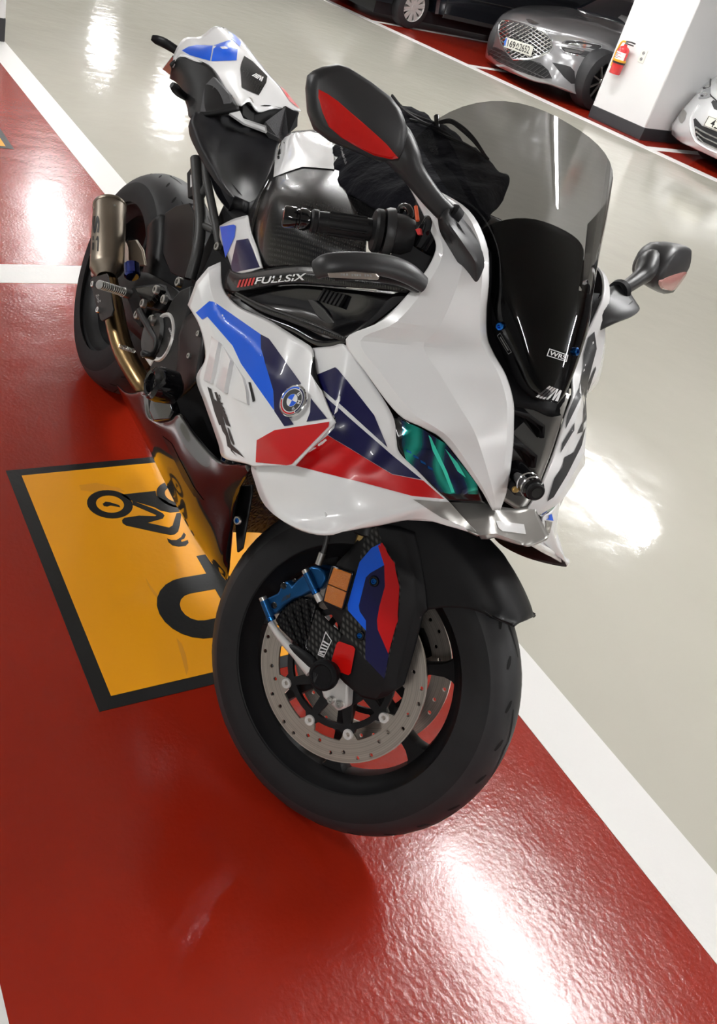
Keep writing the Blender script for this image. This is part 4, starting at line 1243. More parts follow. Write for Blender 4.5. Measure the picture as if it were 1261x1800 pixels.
# ------------------------------------------------------------------ mirrors
MT, MJ = Vector((1.224, -.448, 1.136)), Vector((1.337, -.204, 1.063))
Uv = Vector((-.25, 0, .97)); mn = (MT - MJ).cross(Uv).normalized()
if mn.x < 0: mn = -mn
def mirror_set(s, label):
    fl = (lambda p: p) if s < 0 else (lambda p: Vector((p.x, -p.y, p.z)))
    n = fl(mn)
    mp = lambda q: FB.plane(q[0], q[1], MT, mn)
    outl = [z4(*p) for p in ((62, 200), (72, 130), (100, 105), (150, 85), (230, 70), (290, 88), (350, 125), (420, 170), (530, 255), (580, 318), (602, 372), (622, 440), (600, 560), (570, 605), (480, 612), (350, 562), (200, 500), (110, 432), (72, 330))]
    pts = [mp(q) for q in outl]
    cen = sum(pts, Vector()) / len(pts)
    loops = []
    for sc, dz in ((.80, .012), (.93, .009), (1.0, 0.0), (1.0, -.012), (.95, -.030), (.82, -.046), (.62, -.054)):
        loops.append([fl(cen + (p - cen) * sc + mn * dz) for p in pts])
    k = len(pts)
    v = [p for lp in loops for p in lp]
    f = grid_faces(len(loops), k, True)
    f += [tuple(range(k)), tuple((len(loops) - 1) * k + i for i in range(k))[::-1]]
    if s > 0: f = [tuple(reversed(q)) for q in f]
    fc = orient(v[:k], [f[-2]], n)
    f = f[:-2] + [fc[0], f[-1]]
    bm_ok = orient(v, f, n)
    head = mesh('mirror', v, f, 'mirror_black', bike, 50, label=label)
    me = head.data; bmn = bmesh.new(); bmn.from_mesh(me); bmesh.ops.recalc_face_normals(bmn, faces=bmn.faces); bmn.to_mesh(me); bmn.free()
    # indicator lens in the front face
    lens_px = [z4(*p) for p in ((120, 202), (165, 222), (230, 268), (300, 330), (380, 398), (450, 460), (520, 525), (575, 592), (540, 600), (440, 578), (340, 528), (250, 478), (180, 420), (142, 335), (120, 250))]
    lp = [FB.plane(q[0], q[1], MT + mn * .0135, mn) for q in lens_px]
    lc = sum(lp, Vector()) / len(lp)
    lv = [fl(p - mn * .004) for p in lp] + [fl(lc + (p - lc) * .93) for p in lp] + [fl(lc + (p - lc) * .55 + mn * .002) for p in lp]
    k2 = len(lp)
    lf = grid_faces(3, k2, True) + [tuple(2 * k2 + i for i in range(k2))]
    lo_ = mesh('indicator_lens', lv, orient(lv, lf, n), 'red_lens' if s < 0 else 'pink_lens', head, 40, label='red lens set in the mirror shell' if s < 0 else 'pale red lens set in the mirror shell')
    # glass on the rider's side
    gp = [fl(cen + (p - cen) * .60 - mn * .0548) for p in pts]
    mesh('mirror_glass', gp, orient(gp, [tuple(range(k))], -n), 'chrome', head, None)
    # stalk
    a = [FB.plane(*z4(*q), MT, mn) for q in ((470, 380), (560, 480), (622, 590), (672, 680), (738, 780), (812, 885))]
    a[-1] = MJ.copy(); a[-2] = a[-2].lerp(MJ, .3)
    tube('stalk', [fl(p - mn * (.022 if i < 2 else .014)) for i, p in enumerate(a)], [.016, .026, .0225, .017, .0145, .0145], 'mirror_black', head, 16, res=22, squash=.8)
    # foot on the fairing
    pod = [[(785, 915, -.217), (815, 900, -.226), (856, 850, -.212)], [(800, 1000, -.212), (865, 975, -.224), (950, 955, -.172)], [(850, 1090, -.196), (935, 1075, -.200), (1050, 1085, -.140)], [(930, 1225, -.162), (1005, 1195, -.164), (1073, 1200, -.120)], [(985, 1335, -.139), (1000, 1340, -.134), (1020, 1325, -.126)]]
    rr = [[fl(FB.y(*z4(p[0], p[1]), p[2])) for p in r] for r in pod]
    gg = loft(rr, 11, 17, same=True, out=fl(Vector((.5, -1, .3))))
    ft = mesh('mirror_foot', gg[0], gg[1], 'mirror_black', bike, 40, thick=.02, label='black mirror foot on the fairing')
    revolve('collar', [(-.006, .012), (-.006, .018), (.006, .0195), (.010, .017), (.010, .012)], fl(MJ - mn * .012), fl(a[-2] - MJ), 'matte_black', ft, 20)
    return head
mirror_set(-1, 'black mirror shell with red lens')
mirror_set(1, 'black mirror shell on the far side')

# ------------------------------------------------------------------ tank, seat and tail
tank_rows = [
    [(437, 372, -.125), (452, 345, -.095), (470, 312, -.055), (484, 280, -.005), (493, 252, .035), (505, 238, .06)],
    [(441, 420, -.175), (455, 372, -.165), (475, 318, -.130), (492, 272, -.060), (512, 234, -.005), (545, 228, .06)],
    [(456, 467, -.200), (464, 405, -.205), (486, 335, -.180), (525, 296, -.110), (553, 258, -.040), (590, 238, .05)],
    [(505, 472, -.205), (510, 405, -.210), (540, 345, -.180), (585, 299, -.095), (605, 268, -.030), (630, 250, .05)],
    [(560, 478, -.200), (570, 425, -.200), (600, 372, -.160), (640, 330, -.085), (655, 300, -.020), (675, 275, .05)],
    [(640, 482, -.180), (642, 432, -.175), (655, 392, -.130), (690, 355, -.060), (705, 330, 0), (720, 310, .05)]]
tank = panel('fuel_tank', tank_rows, 'carbon', 31, 26, out=(0, -.5, 1), label='glossy carbon fuel tank cover', key='tank', thick=.006)
btank = bv('tank')
decal('white_top', FB, btank, [z3(*p) for p in ((322, 292), (330, 200), (350, 115), (385, 70), (430, 50), (520, 38), (600, 60), (640, 90), (652, 170), (655, 250), (560, 240), (480, 236), (400, 262))], 'white_paint', tank, 9, .002, label='white rear section of the tank')
# lower tank side, white with blue and navy
pl = [[(386, 397, -.165), (410, 385, -.175), (435, 378, -.175)], [(387, 420, -.178), (415, 412, -.192), (441, 408, -.192)], [(400, 450, -.19), (425, 445, -.205), (452, 438, -.205)], [(411, 482, -.20), (435, 478, -.212), (460, 470, -.212)]]
ts = panel('tank_side', pl, 'white_paint', 10, 16, label='white lower tank panel with blue patch', key='tank_side')
bts = bv('tank_side')
decal('blue_patch', FB, bts, [z3(*p) for p in ((24, 565), (100, 552), (112, 560), (105, 620), (55, 735), (45, 690))], 'blue_paint', ts, 8, .0012)
decal('navy_patch', FB, bts, [z3(*p) for p in ((115, 640), (180, 630), (245, 788), (95, 818), (85, 780))], 'navy_paint', ts, 8, .0012)
pmat('warm_chrome', (.75, .42, .10), .15, .8, coat=1.0)
edge_pts = [FB.y(u, v, y) for u, v, y in ((476, 318, -.128), (462, 345, -.135), (452, 375, -.16), (443, 410, -.18), (447, 440, -.195), (458, 468, -.202))]
tube('tank_edge', edge_pts, .006, 'gloss_black', tank, 8, res=18)

seat_rows = [
    [(331, 222, -.150), (336, 208, -.152), (351, 196, -.135), (413, 205, -.03), (456, 223, .05), (492, 247, .105)],
    [(334, 240, -.150), (345, 226, -.150), (366, 222, -.115), (415, 236, -.03), (455, 252, .035), (488, 264, .075)],
    [(345, 264, -.148), (356, 255, -.146), (378, 258, -.112), (415, 272, -.04), (450, 284, .005), (481, 293, .025)],
    [(362, 295, -.140), (374, 290, -.138), (392, 293, -.108), (420, 306, -.055), (446, 315, -.025), (470, 320, -.015)],
    [(382, 324, -.130), (391, 322, -.128), (403, 325, -.108), (424, 335, -.08), (442, 342, -.065), (456, 345, -.055)],
    [(405, 346, -.120), (410, 346, -.118), (417, 348, -.108), (426, 352, -.098), (432, 355, -.094), (437, 358, -.09)]]
panel('seat', seat_rows, 'seat_black', 26, 26, out=(0, -.3, 1), label='black rider seat', thick=.035, inner='seat_black', key='seat')

cowl_rows = [
    [(303, 118, -.120), (307, 92, -.115), (324, 67, -.090), (352, 64, -.060), (377, 46, -.030), (399, 50, .030)],
    [(315, 99, -.116), (333, 86, -.100), (352, 79, -.075), (376, 80, -.045), (403, 68, 0), (423, 68, .050)],
    [(345, 108, -.100), (360, 97, -.085), (378, 84, -.055), (396, 82, -.030), (420, 80, .020), (445, 95, .070)],
    [(367, 114, -.085), (384, 116, -.062), (402, 108, -.030), (420, 106, .000), (447, 110, .050), (477, 135, .100)],
    [(395, 152, -.070), (407, 150, -.052), (420, 144, -.022), (440, 142, .018), (468, 146, .065), (510, 170, .120)],
    [(418, 185, -.052), (426, 184, -.045), (440, 178, -.012), (455, 196, .020), (484, 190, .072), (529, 194, .126)]]
cowl = panel('tail_cowl', cowl_rows, 'white_paint', 21, 26, out=(0, -.3, 1), label='white seat cowl and tail', key='cowl', lin_v=False, smooth=22)
bc = bv('cowl')
decal('blue_patch', FB, bc, [z1(*p) for p in ((296, 220), (340, 195), (390, 184), (498, 188), (480, 288), (350, 250))], 'blue_paint', cowl, 7, .0012)
decal('blue_patch', FB, bc, [z1(*p) for p in ((506, 186), (612, 150), (660, 205), (652, 284), (488, 290))], 'blue_paint', cowl, 7, .0012)
decal('blue_patch', FB, bc, [z1(*p) for p in ((598, 95), (640, 118), (682, 165), (674, 195), (612, 140))], 'blue_paint', cowl, 7, .0012)
decal('red_patch', FB, bc, [z1(*p) for p in ((905, 408), (960, 470), (1068, 602), (1000, 552))], 'red_paint', cowl, 7, .0012)
wnd = decal('carbon_window', FB, bc, [z1(*p) for p in ((702, 256), (755, 290), (852, 388), (846, 430), (797, 512), (720, 478), (688, 462), (678, 340), (684, 300))], 'carbon', cowl, 7, .0016, label='carbon inlay with white slashes')
v, f = mark_geo(FB, bc, [z1(750, 385), z1(815, 425), z1(828, 395), z1(768, 366)], mf, .0022)
mesh('white_slashes', v, f, 'decal_white', wnd, None)
lp = drop(FB, bc, z1(735, 556), off=.002)
if lp is None: lp = FB.y(*z1(735, 556), 0)
lk = cyl('seat_lock', lp + Vector((-.01, 0, -.006)), lp + Vector((.010, -.004, .004)), .011, 'steel', bike, 22, bev=.002, label='steel key lock in the tail')
box('keyhole', lp + Vector((.0103, -.004, .004)), (.001, .008, .002), 'decal_black', lk)
prism('lock_trim', [FB.y(*z1(*p), y) for *p, y in ((690, 570, -.03), (715, 530, -.012), (755, 535, .008), (770, 590, .015), (775, 680, .012), (740, 690, 0), (690, 640, -.03))], (-.02, 0, -.02), 'satin_black', lk, bevel=.004)

under = [[(303, 118, -.120), (300, 128, -.105), (298, 138, -.085)], [(318, 100, -.115), (316, 125, -.108), (314, 150, -.085)], [(367, 114, -.086), (345, 150, -.105), (328, 185, -.105)], [(395, 152, -.071), (365, 178, -.110), (333, 206, -.135)], [(421, 190, -.053), (390, 196, -.090), (351, 197, -.134)]]
panel('tail_underside', under, 'grain_black', 12, 21, label='black lower tail side', key='under', thick=.01)
pmat('grip_grey', (.09, .09, .095), .55, bump=(500, .8, .003))
prism('grip_pad', [FB.y(*p) for p in ((467, 214, .035), (502, 188, .085), (507, 237, .105), (493, 247, .100))], (-.01, .0, -.02), 'grip_grey', bike, label='grey textured grip pad')
prism('grip_pad', [FB.y(*p) for p in ((360, 150, -.10), (375, 135, -.092), (402, 165, -.075), (410, 200, -.06), (385, 200, -.09), (352, 196, -.13))], (0, .01, 0), 'grip_grey', bike)
prism('tail_inner', [FB.y(*p) for p in ((502, 186, .09), (524, 199, .12), (523, 222, .13), (507, 236, .11))], (-.03, 0, -.02), 'satin_black', bike)
prism('cowl_strip', [FB.y(*p) for p in ((404, 199, -.07), (422, 195, -.05), (428, 208, -.03), (468, 221, .03), (470, 232, .05), (430, 217, -.03))], (-.003, 0, -.005), 'white_paint', bike)
prism('tail_filler', [FB.y(u, v, y) for u, v, y in ((404, 199, -.05), (420, 188, -.03), (440, 176, .01), (480, 186, .07), (528, 196, .125), (520, 224, .13), (494, 248, .11), (466, 232, .06), (430, 214, -.01))], (-.05, 0, -.03), 'satin_black', bike, bevel=.004)
# tail lamp and indicators
prism('tail_lamp', [FB.y(u, v, y) for u, v, y in ((283, 122, -.06), (303, 96, -.115), (314, 130, -.10), (311, 142, -.08))], (0, .05, 0), 'gloss_black', bike, bevel=.004, label='dark tail lamp')
tube('indicator', [FB.y(u, v, y) for u, v, y in ((316, 92, -.09), (290, 76, -.13), (276, 70, -.155), (267, 66, -.17))], [.011, .013, .012, .007], 'satin_black', bike, 12, squash=.6, res=10, label='slim black rear indicator')
tube('indicator', [FB.y(u, v, y) for u, v, y in ((338, 178, -.08), (318, 165, -.12), (308, 155, -.145), (302, 149, -.16))], [.006, .011, .012, .008], 'satin_black', bike, 12, squash=.6, res=10, label='small black rear indicator below the tail')

# subframe
sf = tube('subframe_tube', [FB.y(*z2(*p), -.135) for p in ((785, -40), (792, 60), (803, 200), (815, 380), (795, 540), (752, 700))], .0135, 'frame_grey', bike, 14, res=24, label='dark grey subframe tube')
tube('brace', [FB.y(*z2(*p), -.13) for p in ((845, -40), (850, 60), (868, 160), (900, 320), (932, 490))], .0098, 'frame_grey', sf, 12, res=18)
tube('brace', [FB.y(*z2(*p), -.13) for p in ((808, 215), (860, 110))], .009, 'frame_grey', sf, 10)
tube('brace', [FB.y(*z2(*p), -.13) for p in ((818, 365), (905, 405))], .009, 'frame_grey', sf, 10)
bolt('frame_bolt', FB.y(*z2(928, 505), -.137), (0, -1, 0), .010, 'steel', sf, .008)
bolt('frame_bolt', FB.y(*z2(692, 725), -.155), (0, -1, 0), .012, 'steel', sf, .01)
for s_ in (1,):
    tube('subframe_tube', [Vector((p.x, -p.y, p.z)) for p in [FB.y(*z2(*p), -.135) for p in ((785, -40), (803, 200), (815, 380), (752, 700))]], .0135, 'frame_grey', bike, 12, res=18, label='dark grey subframe tube on the far side')
prism('number_plate_bracket', [FB.y(*z2(*p), -.10) for p in ((728, 50), (765, 0), (770, 190), (735, 205))], (0, .02, 0), 'satin_black', bike, bevel=.003)
prism('bracket_slot', [FB.y(*z2(*p), -.1005) for p in ((752, 62), (765, 55), (764, 130), (752, 138))], (0, .001, 0), 'decal_white', bpy.data.objects['number_plate_bracket'])

# hugger over the rear tyre and swingarm
hug = []
for a in (2, 12, 22, 32, 42, 50, 57):
    rr = .342
    low_ = .26 if a < 60 else .30
    hug.append([wheel_point(HUB_R, R(a), y, r) for y, r in ((-.112, low_), (-.113, .30), (-.105, .325), (-.08, .338), (-.04, .346), (0, .348), (.04, .346), (.08, .338), (.105, .325), (.112, .29))])
panel('rear_hugger', hug, 'satin_black', 30, 24, raw=True, out=(1, 0, 1), label='black rear hugger', thick=.003)
prism('hugger_side', [FB.y(u, v, y) for u, v, y in ((290, 374, -.102), (309, 361, -.108), (333, 356, -.108), (342, 375, -.108), (338, 470, -.112), (322, 490, -.112), (300, 480, -.105), (284, 440, -.100))], (0, .02, 0), 'satin_black', bpy.data.objects['rear_hugger'], bevel=.003)
for s_ in (-1, 1):
    v, f = loft([[Vector((x, s_ * y, z0)), Vector((x, s_ * (y + .02), (z0 + z1_) / 2)), Vector((x, s_ * y, z1_))] for x, y, z0, z1_ in ((-.05, .115, .28, .37), (.12, .125, .29, .40), (.28, .12, .31, .47), (.42, .10, .33, .50), (.52, .09, .34, .50))], 9, 17, out=(0, s_, 0))
    mesh('swingarm', v, f, 'satin_black', bike, 40, thick=.03, inner='satin_black', label='black swingarm')
cyl('rear_axle', (0, -.15, RR), (0, .15, RR), .016, 'steel', bike, 20, bev=.002)
rv = [circle2(0, 0, .110, 60), circle2(0, 0, .070, 40)]
gv, gf = curve_geo(rv, .0022)
mesh('rear_disc', [HUB_R + Vector((p.x, -.088 + p.z, p.y)) for p in gv], [tuple(reversed(q)) for q in gf], 'disc_steel', bike, 30, label='rear brake disc')

# ------------------------------------------------------------------ exhaust
P1, P0 = B(193, 363, -.20), B(188, 470, -.218)
ad = (P1 - P0).normalized(); AL = (P1 - P0).length
can = revolve('exhaust_can', [(-.034, .024), (-.022, .030), (-.006, .041), (.0, .043), (AL * .5, .0435), (AL - .004, .043), (AL, .0415), (AL + .001, .037), (AL - .02, .034), (AL - .05, .0001)], P0, ad, 'titanium', bike, 48, label='short titanium exhaust can', smooth=40)
bcan = bvh_of(revolve_geo([(0, .043), (AL, .0433)], P0, ad, 48))
revolve('end_ring', [(AL - .008, .0436), (AL - .006, .0446), (AL, .0446), (AL + .002, .043), (AL + .001, .0415)], P0, ad, 'titanium', can, 48)
lettering('logo_letter', FB, bcan, [z2(152, 316), z2(152, 424), z2(192, 422), z2(192, 312)], 'S', 'decal_black', can, .04, .0012)
v, f = mark_geo(FB, bcan, [z2(150, 528), z2(186, 532), z2(190, 440), z2(152, 438)], polys_geo([[(0, .72), (.8, .72), (.8, 0), (1, 0), (1, .88), (.9, 1), (0, 1)], [(0, .05), (.24, .05), (.24, .55), (0, .55)]]), .0012)
mesh('logo_letter', v, f, 'decal_black', can, None)
for q in (z2(286, 250), z2(265, 596), z2(158, 270)):
    hh = bcan.ray_cast(*FB.ray(q))
    if hh[0]: bolt('rivet', hh[0], hh[1] if hh[1].dot(FB.ray(q)[1]) < 0 else -hh[1], .003, 'steel', can, .002)
prism('can_bracket', [FB.y(*z2(*p), -.165) for p in ((365, 465), (415, 458), (455, 520), (475, 620), (440, 620), (370, 590))], (0, .008, 0), 'titanium', can, bevel=.003)
pipe = tube('exhaust_pipe', [FB.y(*z2(*p), y) for *p, y in ((235, 670, -.215), (255, 760, -.208), (280, 880, -.20), (300, 1000, -.195), (345, 1150, -.185), (425, 1300, -.17), (480, 1385, -.155), (520, 1440, -.13))], [.026, .025, .025, .026, .026, .0245, .023, .022], 'bronze_pipe', bike, 24, res=40, label='bronze tinted exhaust pipe')
for a, b in (((320, 1118), (405, 1145)), ((455, 1170), (530, 1178))):
    p0, p1 = FB.y(*z2(*a), -.215), FB.y(*z2(*b), -.205)
    n_ = 44; pts = []
    dv = (p1 - p0); u_ = dv.orthogonal().normalized(); w_ = dv.cross(u_).normalized()
    for k in range(n_): pts.append(p0 + dv * (k / (n_ - 1)) + (u_ * math.cos(k * 1.3) + w_ * math.sin(k * 1.3)) * .005)
    tube('pipe_spring', pts, .0014, 'steel', pipe, 5)

# ------------------------------------------------------------------ right footrest group
heel = prism('heel_guard', [FB.y(*z2(*p), -.245) for p in ((132, 712), (150, 690), (235, 668), (243, 690), (278, 890), (266, 928), (208, 962), (196, 950))], (0, .004, 0), 'satin_black', bike, bevel=.001, label='carbon heel guard')
bh = bvh_of(prism_geo([FB.y(*z2(*p), -.245) for p in ((132, 712), (235, 668), (278, 890), (266, 928), (208, 962))], (0, .004, 0)))
lettering('heel_text', FB, bh, [z2(185, 850), z2(205, 842), z2(190, 795), z2(170, 800)], 'SC', 'decal_grey', heel, .02)
for q in ((158, 735), (190, 893)): bolt('guard_bolt', FB.y(*z2(*q), -.247), (0, -1, 0), .008, 'chrome', heel, .006)
peg0, peg1 = FB.y(*z2(190, 735), -.315), FB.y(*z2(345, 785), -.235)
pd = (peg1 - peg0); prof = []
L_ = pd.length
for k in range(13):
    prof += [(L_ * k / 13, .0085), (L_ * (k + .15) / 13, .0105), (L_ * (k + .75) / 13, .0105), (L_ * (k + .9) / 13, .0085)]
peg = revolve('foot_peg', [(0, .0001)] + prof + [(L_, .0085), (L_, .0001)], peg0, pd, 'steel', bike, 18, label='knurled silver foot peg', smooth=25)
tube('peg_clevis', [peg1 - pd * .05, peg1 + pd * .22], [.013, .012], 'steel', peg, 10, squash=.7)
rs = prism('rearset_plate', [FB.y(*z2(*p), -.20) for p in ((345, 790), (400, 745), (560, 728), (590, 800), (620, 830), (560, 900), (480, 880), (440, 1000), (400, 960), (380, 870))], (0, .02, 0), 'satin_black', bike, bevel=.004, label='black rearset plate')
prism('rearset_cover', [FB.y(*z2(*p), -.222) for p in ((405, 755), (545, 735), (560, 770), (500, 840), (470, 870), (430, 800))], (0, .02, 0), 'carbon', rs, bevel=.004)
for q in ((470, 855), (432, 925), (598, 830), (520, 955), (550, 770)): bolt('rearset_bolt', FB.y(*z2(*q), -.225), (0, -1, 0), .010, 'steel', rs, .008)
tube('brake_pedal', [FB.y(*z2(*p), y) for *p, y in ((440, 900, -.235), (500, 1010, -.24), (540, 1090, -.25), (515, 1165, -.27), (470, 1160, -.28))], [.009, .007, .006, .006, .008], 'satin_black', rs, 10, res=18)
cyl('pedal_tip', FB.y(*z2(460, 1160), -.285), FB.y(*z2(525, 1180), -.25), .008, 'frame_grey', rs, 14, bev=.002)
cyl('master_cylinder', FB.y(*z2(505, 975), -.22), FB.y(*z2(540, 940), -.21), .011, 'steel', rs, 14, bev=.002)
pmat('blue_gem', (.02, .04, .28), .15, 1.0, coat=1.0)
rvb = cyl('fluid_reservoir', FB.y(*z2(395, 690), -.20), FB.y(*z2(390, 610), -.20), .020, 'blue_gem', bike, 12, bev=.004, label='dark blue brake fluid reservoir')

# ------------------------------------------------------------------ engine
v, f = box_geo((.80, 0, .50), (.50, .26, .40)); eng = mesh('engine_block', v, f, 'matte_black', bike, 30, bevel=.02, label='black engine block')
cov_poly = [FB.y(*z2(*p), -.205) for p in ((610, 880), (640, 820), (690, 765), (755, 738), (745, 880), (708, 1000), (695, 1120), (690, 1300), (600, 1310), (500, 1270), (500, 1240), (555, 1140), (535, 1040), (560, 980))]
ec = prism('engine_cover', cov_poly, (0, .05, 0), 'satin_black', bike, bevel=.008, label='black engine cover guard')
be = bvh_of(prism_geo(cov_poly, (0, .05, 0)))
lettering('cover_text', FB, be, [ze(398, 92), ze(440, 200), ze(458, 194), ze(418, 84)], 'GBRacing', 'decal_white', ec, .01)
cyl('clutch_cover', FB.y(*z2(560, 1060), -.19), FB.y(*z2(560, 1060), -.19) + Vector((0, -.022, 0)), .052, 'frame_grey', ec, 36, bev=.006)
revolve('cover_ring', [(0, .046), (.004, .050), (.004, .054), (0, .056)], FB.y(*z2(580, 1060), -.205), (0, -1, 0), 'alu_white', ec, 36)
prism('case_plate', [FB.y(*z2(*p), -.185) for p in ((545, 1060), (570, 1150), (500, 1240), (460, 1180), (490, 1130))], (0, .03, 0), 'alu_white', ec, bevel=.004)
inn = [[(345, 545, -.235), (325, 560, -.225), (314, 590, -.21)], [(358, 590, -.245), (332, 605, -.23), (312, 630, -.21)], [(350, 640, -.248), (330, 650, -.232), (310, 665, -.21)], [(345, 668, -.25), (330, 685, -.232), (312, 700, -.21)]]
panel('inner_fairing', inn, 'satin_black', 10, 16, label='gloss black inner fairing', key='inner', thick=.006)
for q in (ze(682, 140), ze(595, 345)): bolt('panel_bolt', FB.y(*q, -.245), (0, -1, 0), .006, 'steel', bpy.data.objects['inner_fairing'], .004)
# crash protector
cpp = FB.y(315, 684, -.235)
cr = revolve('crash_protector', [(0, .0001), (0, .020), (.012, .034), (.046, .036), (.060, .033), (.066, .026), (.064, .020), (.056, .018), (.056, .0001)], cpp, (0, -1, .0), 'gloss_black', bike, 36, label='round black crash protector')
for k in range(4):
    a = k * PI / 2 + .4
    bolt('bobbin_bolt', cpp + Vector((math.cos(a) * .024, -.062, math.sin(a) * .024)), (0, -1, 0), .005, 'satin_black', cr, .004)
prism('protector_mount', [FB.y(*ze(*p), -.23) for p in ((240, 690), (360, 600), (440, 850), (400, 930), (260, 950), (215, 850))], (0, .02, 0), 'gloss_black', cr, bevel=.004)
bolt('blue_plug', FB.y(*ze(315, 712), -.233), (0, -1, 0), .006, 'blue_bolt', cr, .005)

# belly pan
belly = [
    [(262, 684, -.205), (240, 690, -.200), (220, 690, -.165), (204, 676, -.110)],
    [(268, 735, -.215), (252, 730, -.210), (236, 726, -.170), (220, 708, -.105)],
    [(300, 733, -.222), (275, 750, -.218), (255, 758, -.180), (240, 748, -.115)],
    [(318, 728, -.228), (300, 765, -.226), (278, 795, -.190), (262, 790, -.120)],
    [(345, 765, -.235), (325, 810, -.232), (305, 845, -.195), (286, 840, -.125)],
    [(390, 812, -.250), (362, 850, -.236), (335, 895, -.198), (312, 892, -.130)],
    [(440, 818, -.285), (395, 880, -.225), (365, 940, -.182), (342, 945, -.128)],
    [(425, 850, -.240), (405, 920, -.195), (385, 985, -.158), (372, 990, -.122)],
    [(412, 900, -.180), (408, 955, -.160), (403, 1000, -.138), (397, 1020, -.115)]]
bp = panel('belly_pan', belly, 'gloss_black', 22, 40, label='glossy black belly pan', key='belly', mirror=True, mlabel='belly pan on the far side')[0]
bb = bv('belly')
decal('carbon_inlay', FB, bb, [ze(*p) for p in ((340, 1080), (430, 1150), (520, 1330), (640, 1560), (730, 1680), (640, 1640), (540, 1480), (430, 1250))], 'carbon', bp, 9, .001)
for q in ((395, 806), (418, 915)):
    pp = drop(FB, bb, q) or FB.y(*q, -.22)
    bolt('belly_bolt', pp, (.4, -1, .1), .0045, 'blue_bolt', bp, .003, ring='steel')
prism('radiator_bracket', [FB.y(*zd(*p), -.165) for p in ((1120, 480), (1215, 470), (1210, 520), (1165, 780), (1140, 800), (1128, 600))], (0, .006, 0), 'satin_black', bike, bevel=.003)
# radiator with honeycomb guard
def honey():
    m = pmat('honeycomb', (.008, .008, .009), .5)
    nt, b = nodes_of(m)
    tc = nt.nodes.new('ShaderNodeTexCoord'); vo = nt.nodes.new('ShaderNodeTexVoronoi'); vo.inputs['Scale'].default_value = 95; vo.feature = 'DISTANCE_TO_EDGE'
    nt.links.new(tc.outputs['Object'], vo.inputs['Vector'])
    bp_ = nt.nodes.new('ShaderNodeBump'); bp_.inputs['Distance'].default_value = .006; bp_.invert = True
    nt.links.new(vo.outputs['Distance'], bp_.inputs['Height']); nt.links.new(bp_.outputs['Normal'], b.inputs['Normal'])
honey()
v, f = loft([[Vector((1.10 + .05 * (z - .3), -.17, z)), Vector((1.075 + .05 * (z - .3), 0, z)), Vector((1.10 + .05 * (z - .3), .17, z))] for z in (.28, .45, .62, .75)], 15, 10, out=(1, 0, 0))
mesh('radiator', v, f, 'honeycomb', bike, 40, thick=.04, label='black radiator guard')
v, f = box_geo((1.20, 0, .74), (.24, .30, .20)); mesh('airbox', v, f, 'matte_black', bike, 30, bevel=.02, label='black airbox and steering head')
v, f = box_geo((.62, 0, .66), (.30, .22, .22)); mesh('frame_core', v, f, 'matte_black', bike, 30, bevel=.02, label='dark frame core')

# carbon frame cover with lettering
fc = [[(394, 512, -.200), (396, 490, -.205), (402, 472, -.195)],
      [(415, 514, -.214), (420, 497, -.220), (424, 480, -.208)],
      [(460, 505, -.222), (465, 490, -.226), (470, 472, -.212)],
      [(510, 498, -.226), (514, 483, -.230), (520, 466, -.214)],
      [(555, 500, -.228), (560, 484, -.231), (570, 468, -.214)],
      [(620, 506, -.230), (628, 492, -.232), (640, 478, -.214)],
      [(720, 512, -.230), (728, 500, -.230), (738, 488, -.214)]]
fco = panel('frame_cover', fc, 'carbon', 9, 31, label='carbon frame cover with white lettering', key='frame_cover')
bfc = bv('frame_cover')
lettering('frame_text', FB, bfc, [z3(215, 882), z3(492, 858), z3(505, 822), z3(228, 846)], 'FULLSIX', 'decal_white', fco, .02, .0012)
for k in range(5):
    x = 118 + k * 19
    decal('red_slash', FB, bfc, [z3(x, 900 - k * 3), z3(x + 12, 899 - k * 3), z3(x + 26, 858 - k * 3), z3(x + 14, 860 - k * 3)], 'decal_red', fco, 5, .0012)
# dark well below it
well = [[(398, 512, -.195), (400, 520, -.210), (404, 530, -.215)], [(460, 505, -.205), (450, 530, -.210), (440, 552, -.222)], [(520, 500, -.205), (520, 540, -.205), (512, 582, -.228)], [(600, 505, -.205), (590, 560, -.205), (556, 606, -.236)], [(720, 515, -.215), (665, 560, -.225), (604, 602, -.240)]]
panel('side_well', well, 'gloss_black', 12, 22, label='gloss black recess behind the fairing', key='well', thick=.004)
tube('carbon_trim', [FB.y(*z3(*p), y) for *p, y in ((110, 935, -.218), (250, 1010, -.222), (400, 1065, -.226), (550, 1120, -.232), (720, 1190, -.238))], [.004, .007, .007, .007, .004], 'carbon', bpy.data.objects['side_well'], 8, res=24, squash=.6)
prism('grey_vane', [FB.y(*z3(*p), -.2085) for p in ((505, 965), (540, 965), (600, 1020), (670, 1110), (650, 1130), (560, 1060))], (0, .004, 0), 'frame_grey', bpy.data.objects['side_well'], bevel=.002)
for k in range(6):
    a = FB.y(*z3(595 + k * 22, 905 + k * 6), -.212)
    prism('cooling_rib', [a, a + Vector((.006, 0, .001)), a + Vector((.004, 0, -.022)), a + Vector((-.002, 0, -.023))], (0, .006, 0), 'satin_black', bpy.data.objects['side_well'])

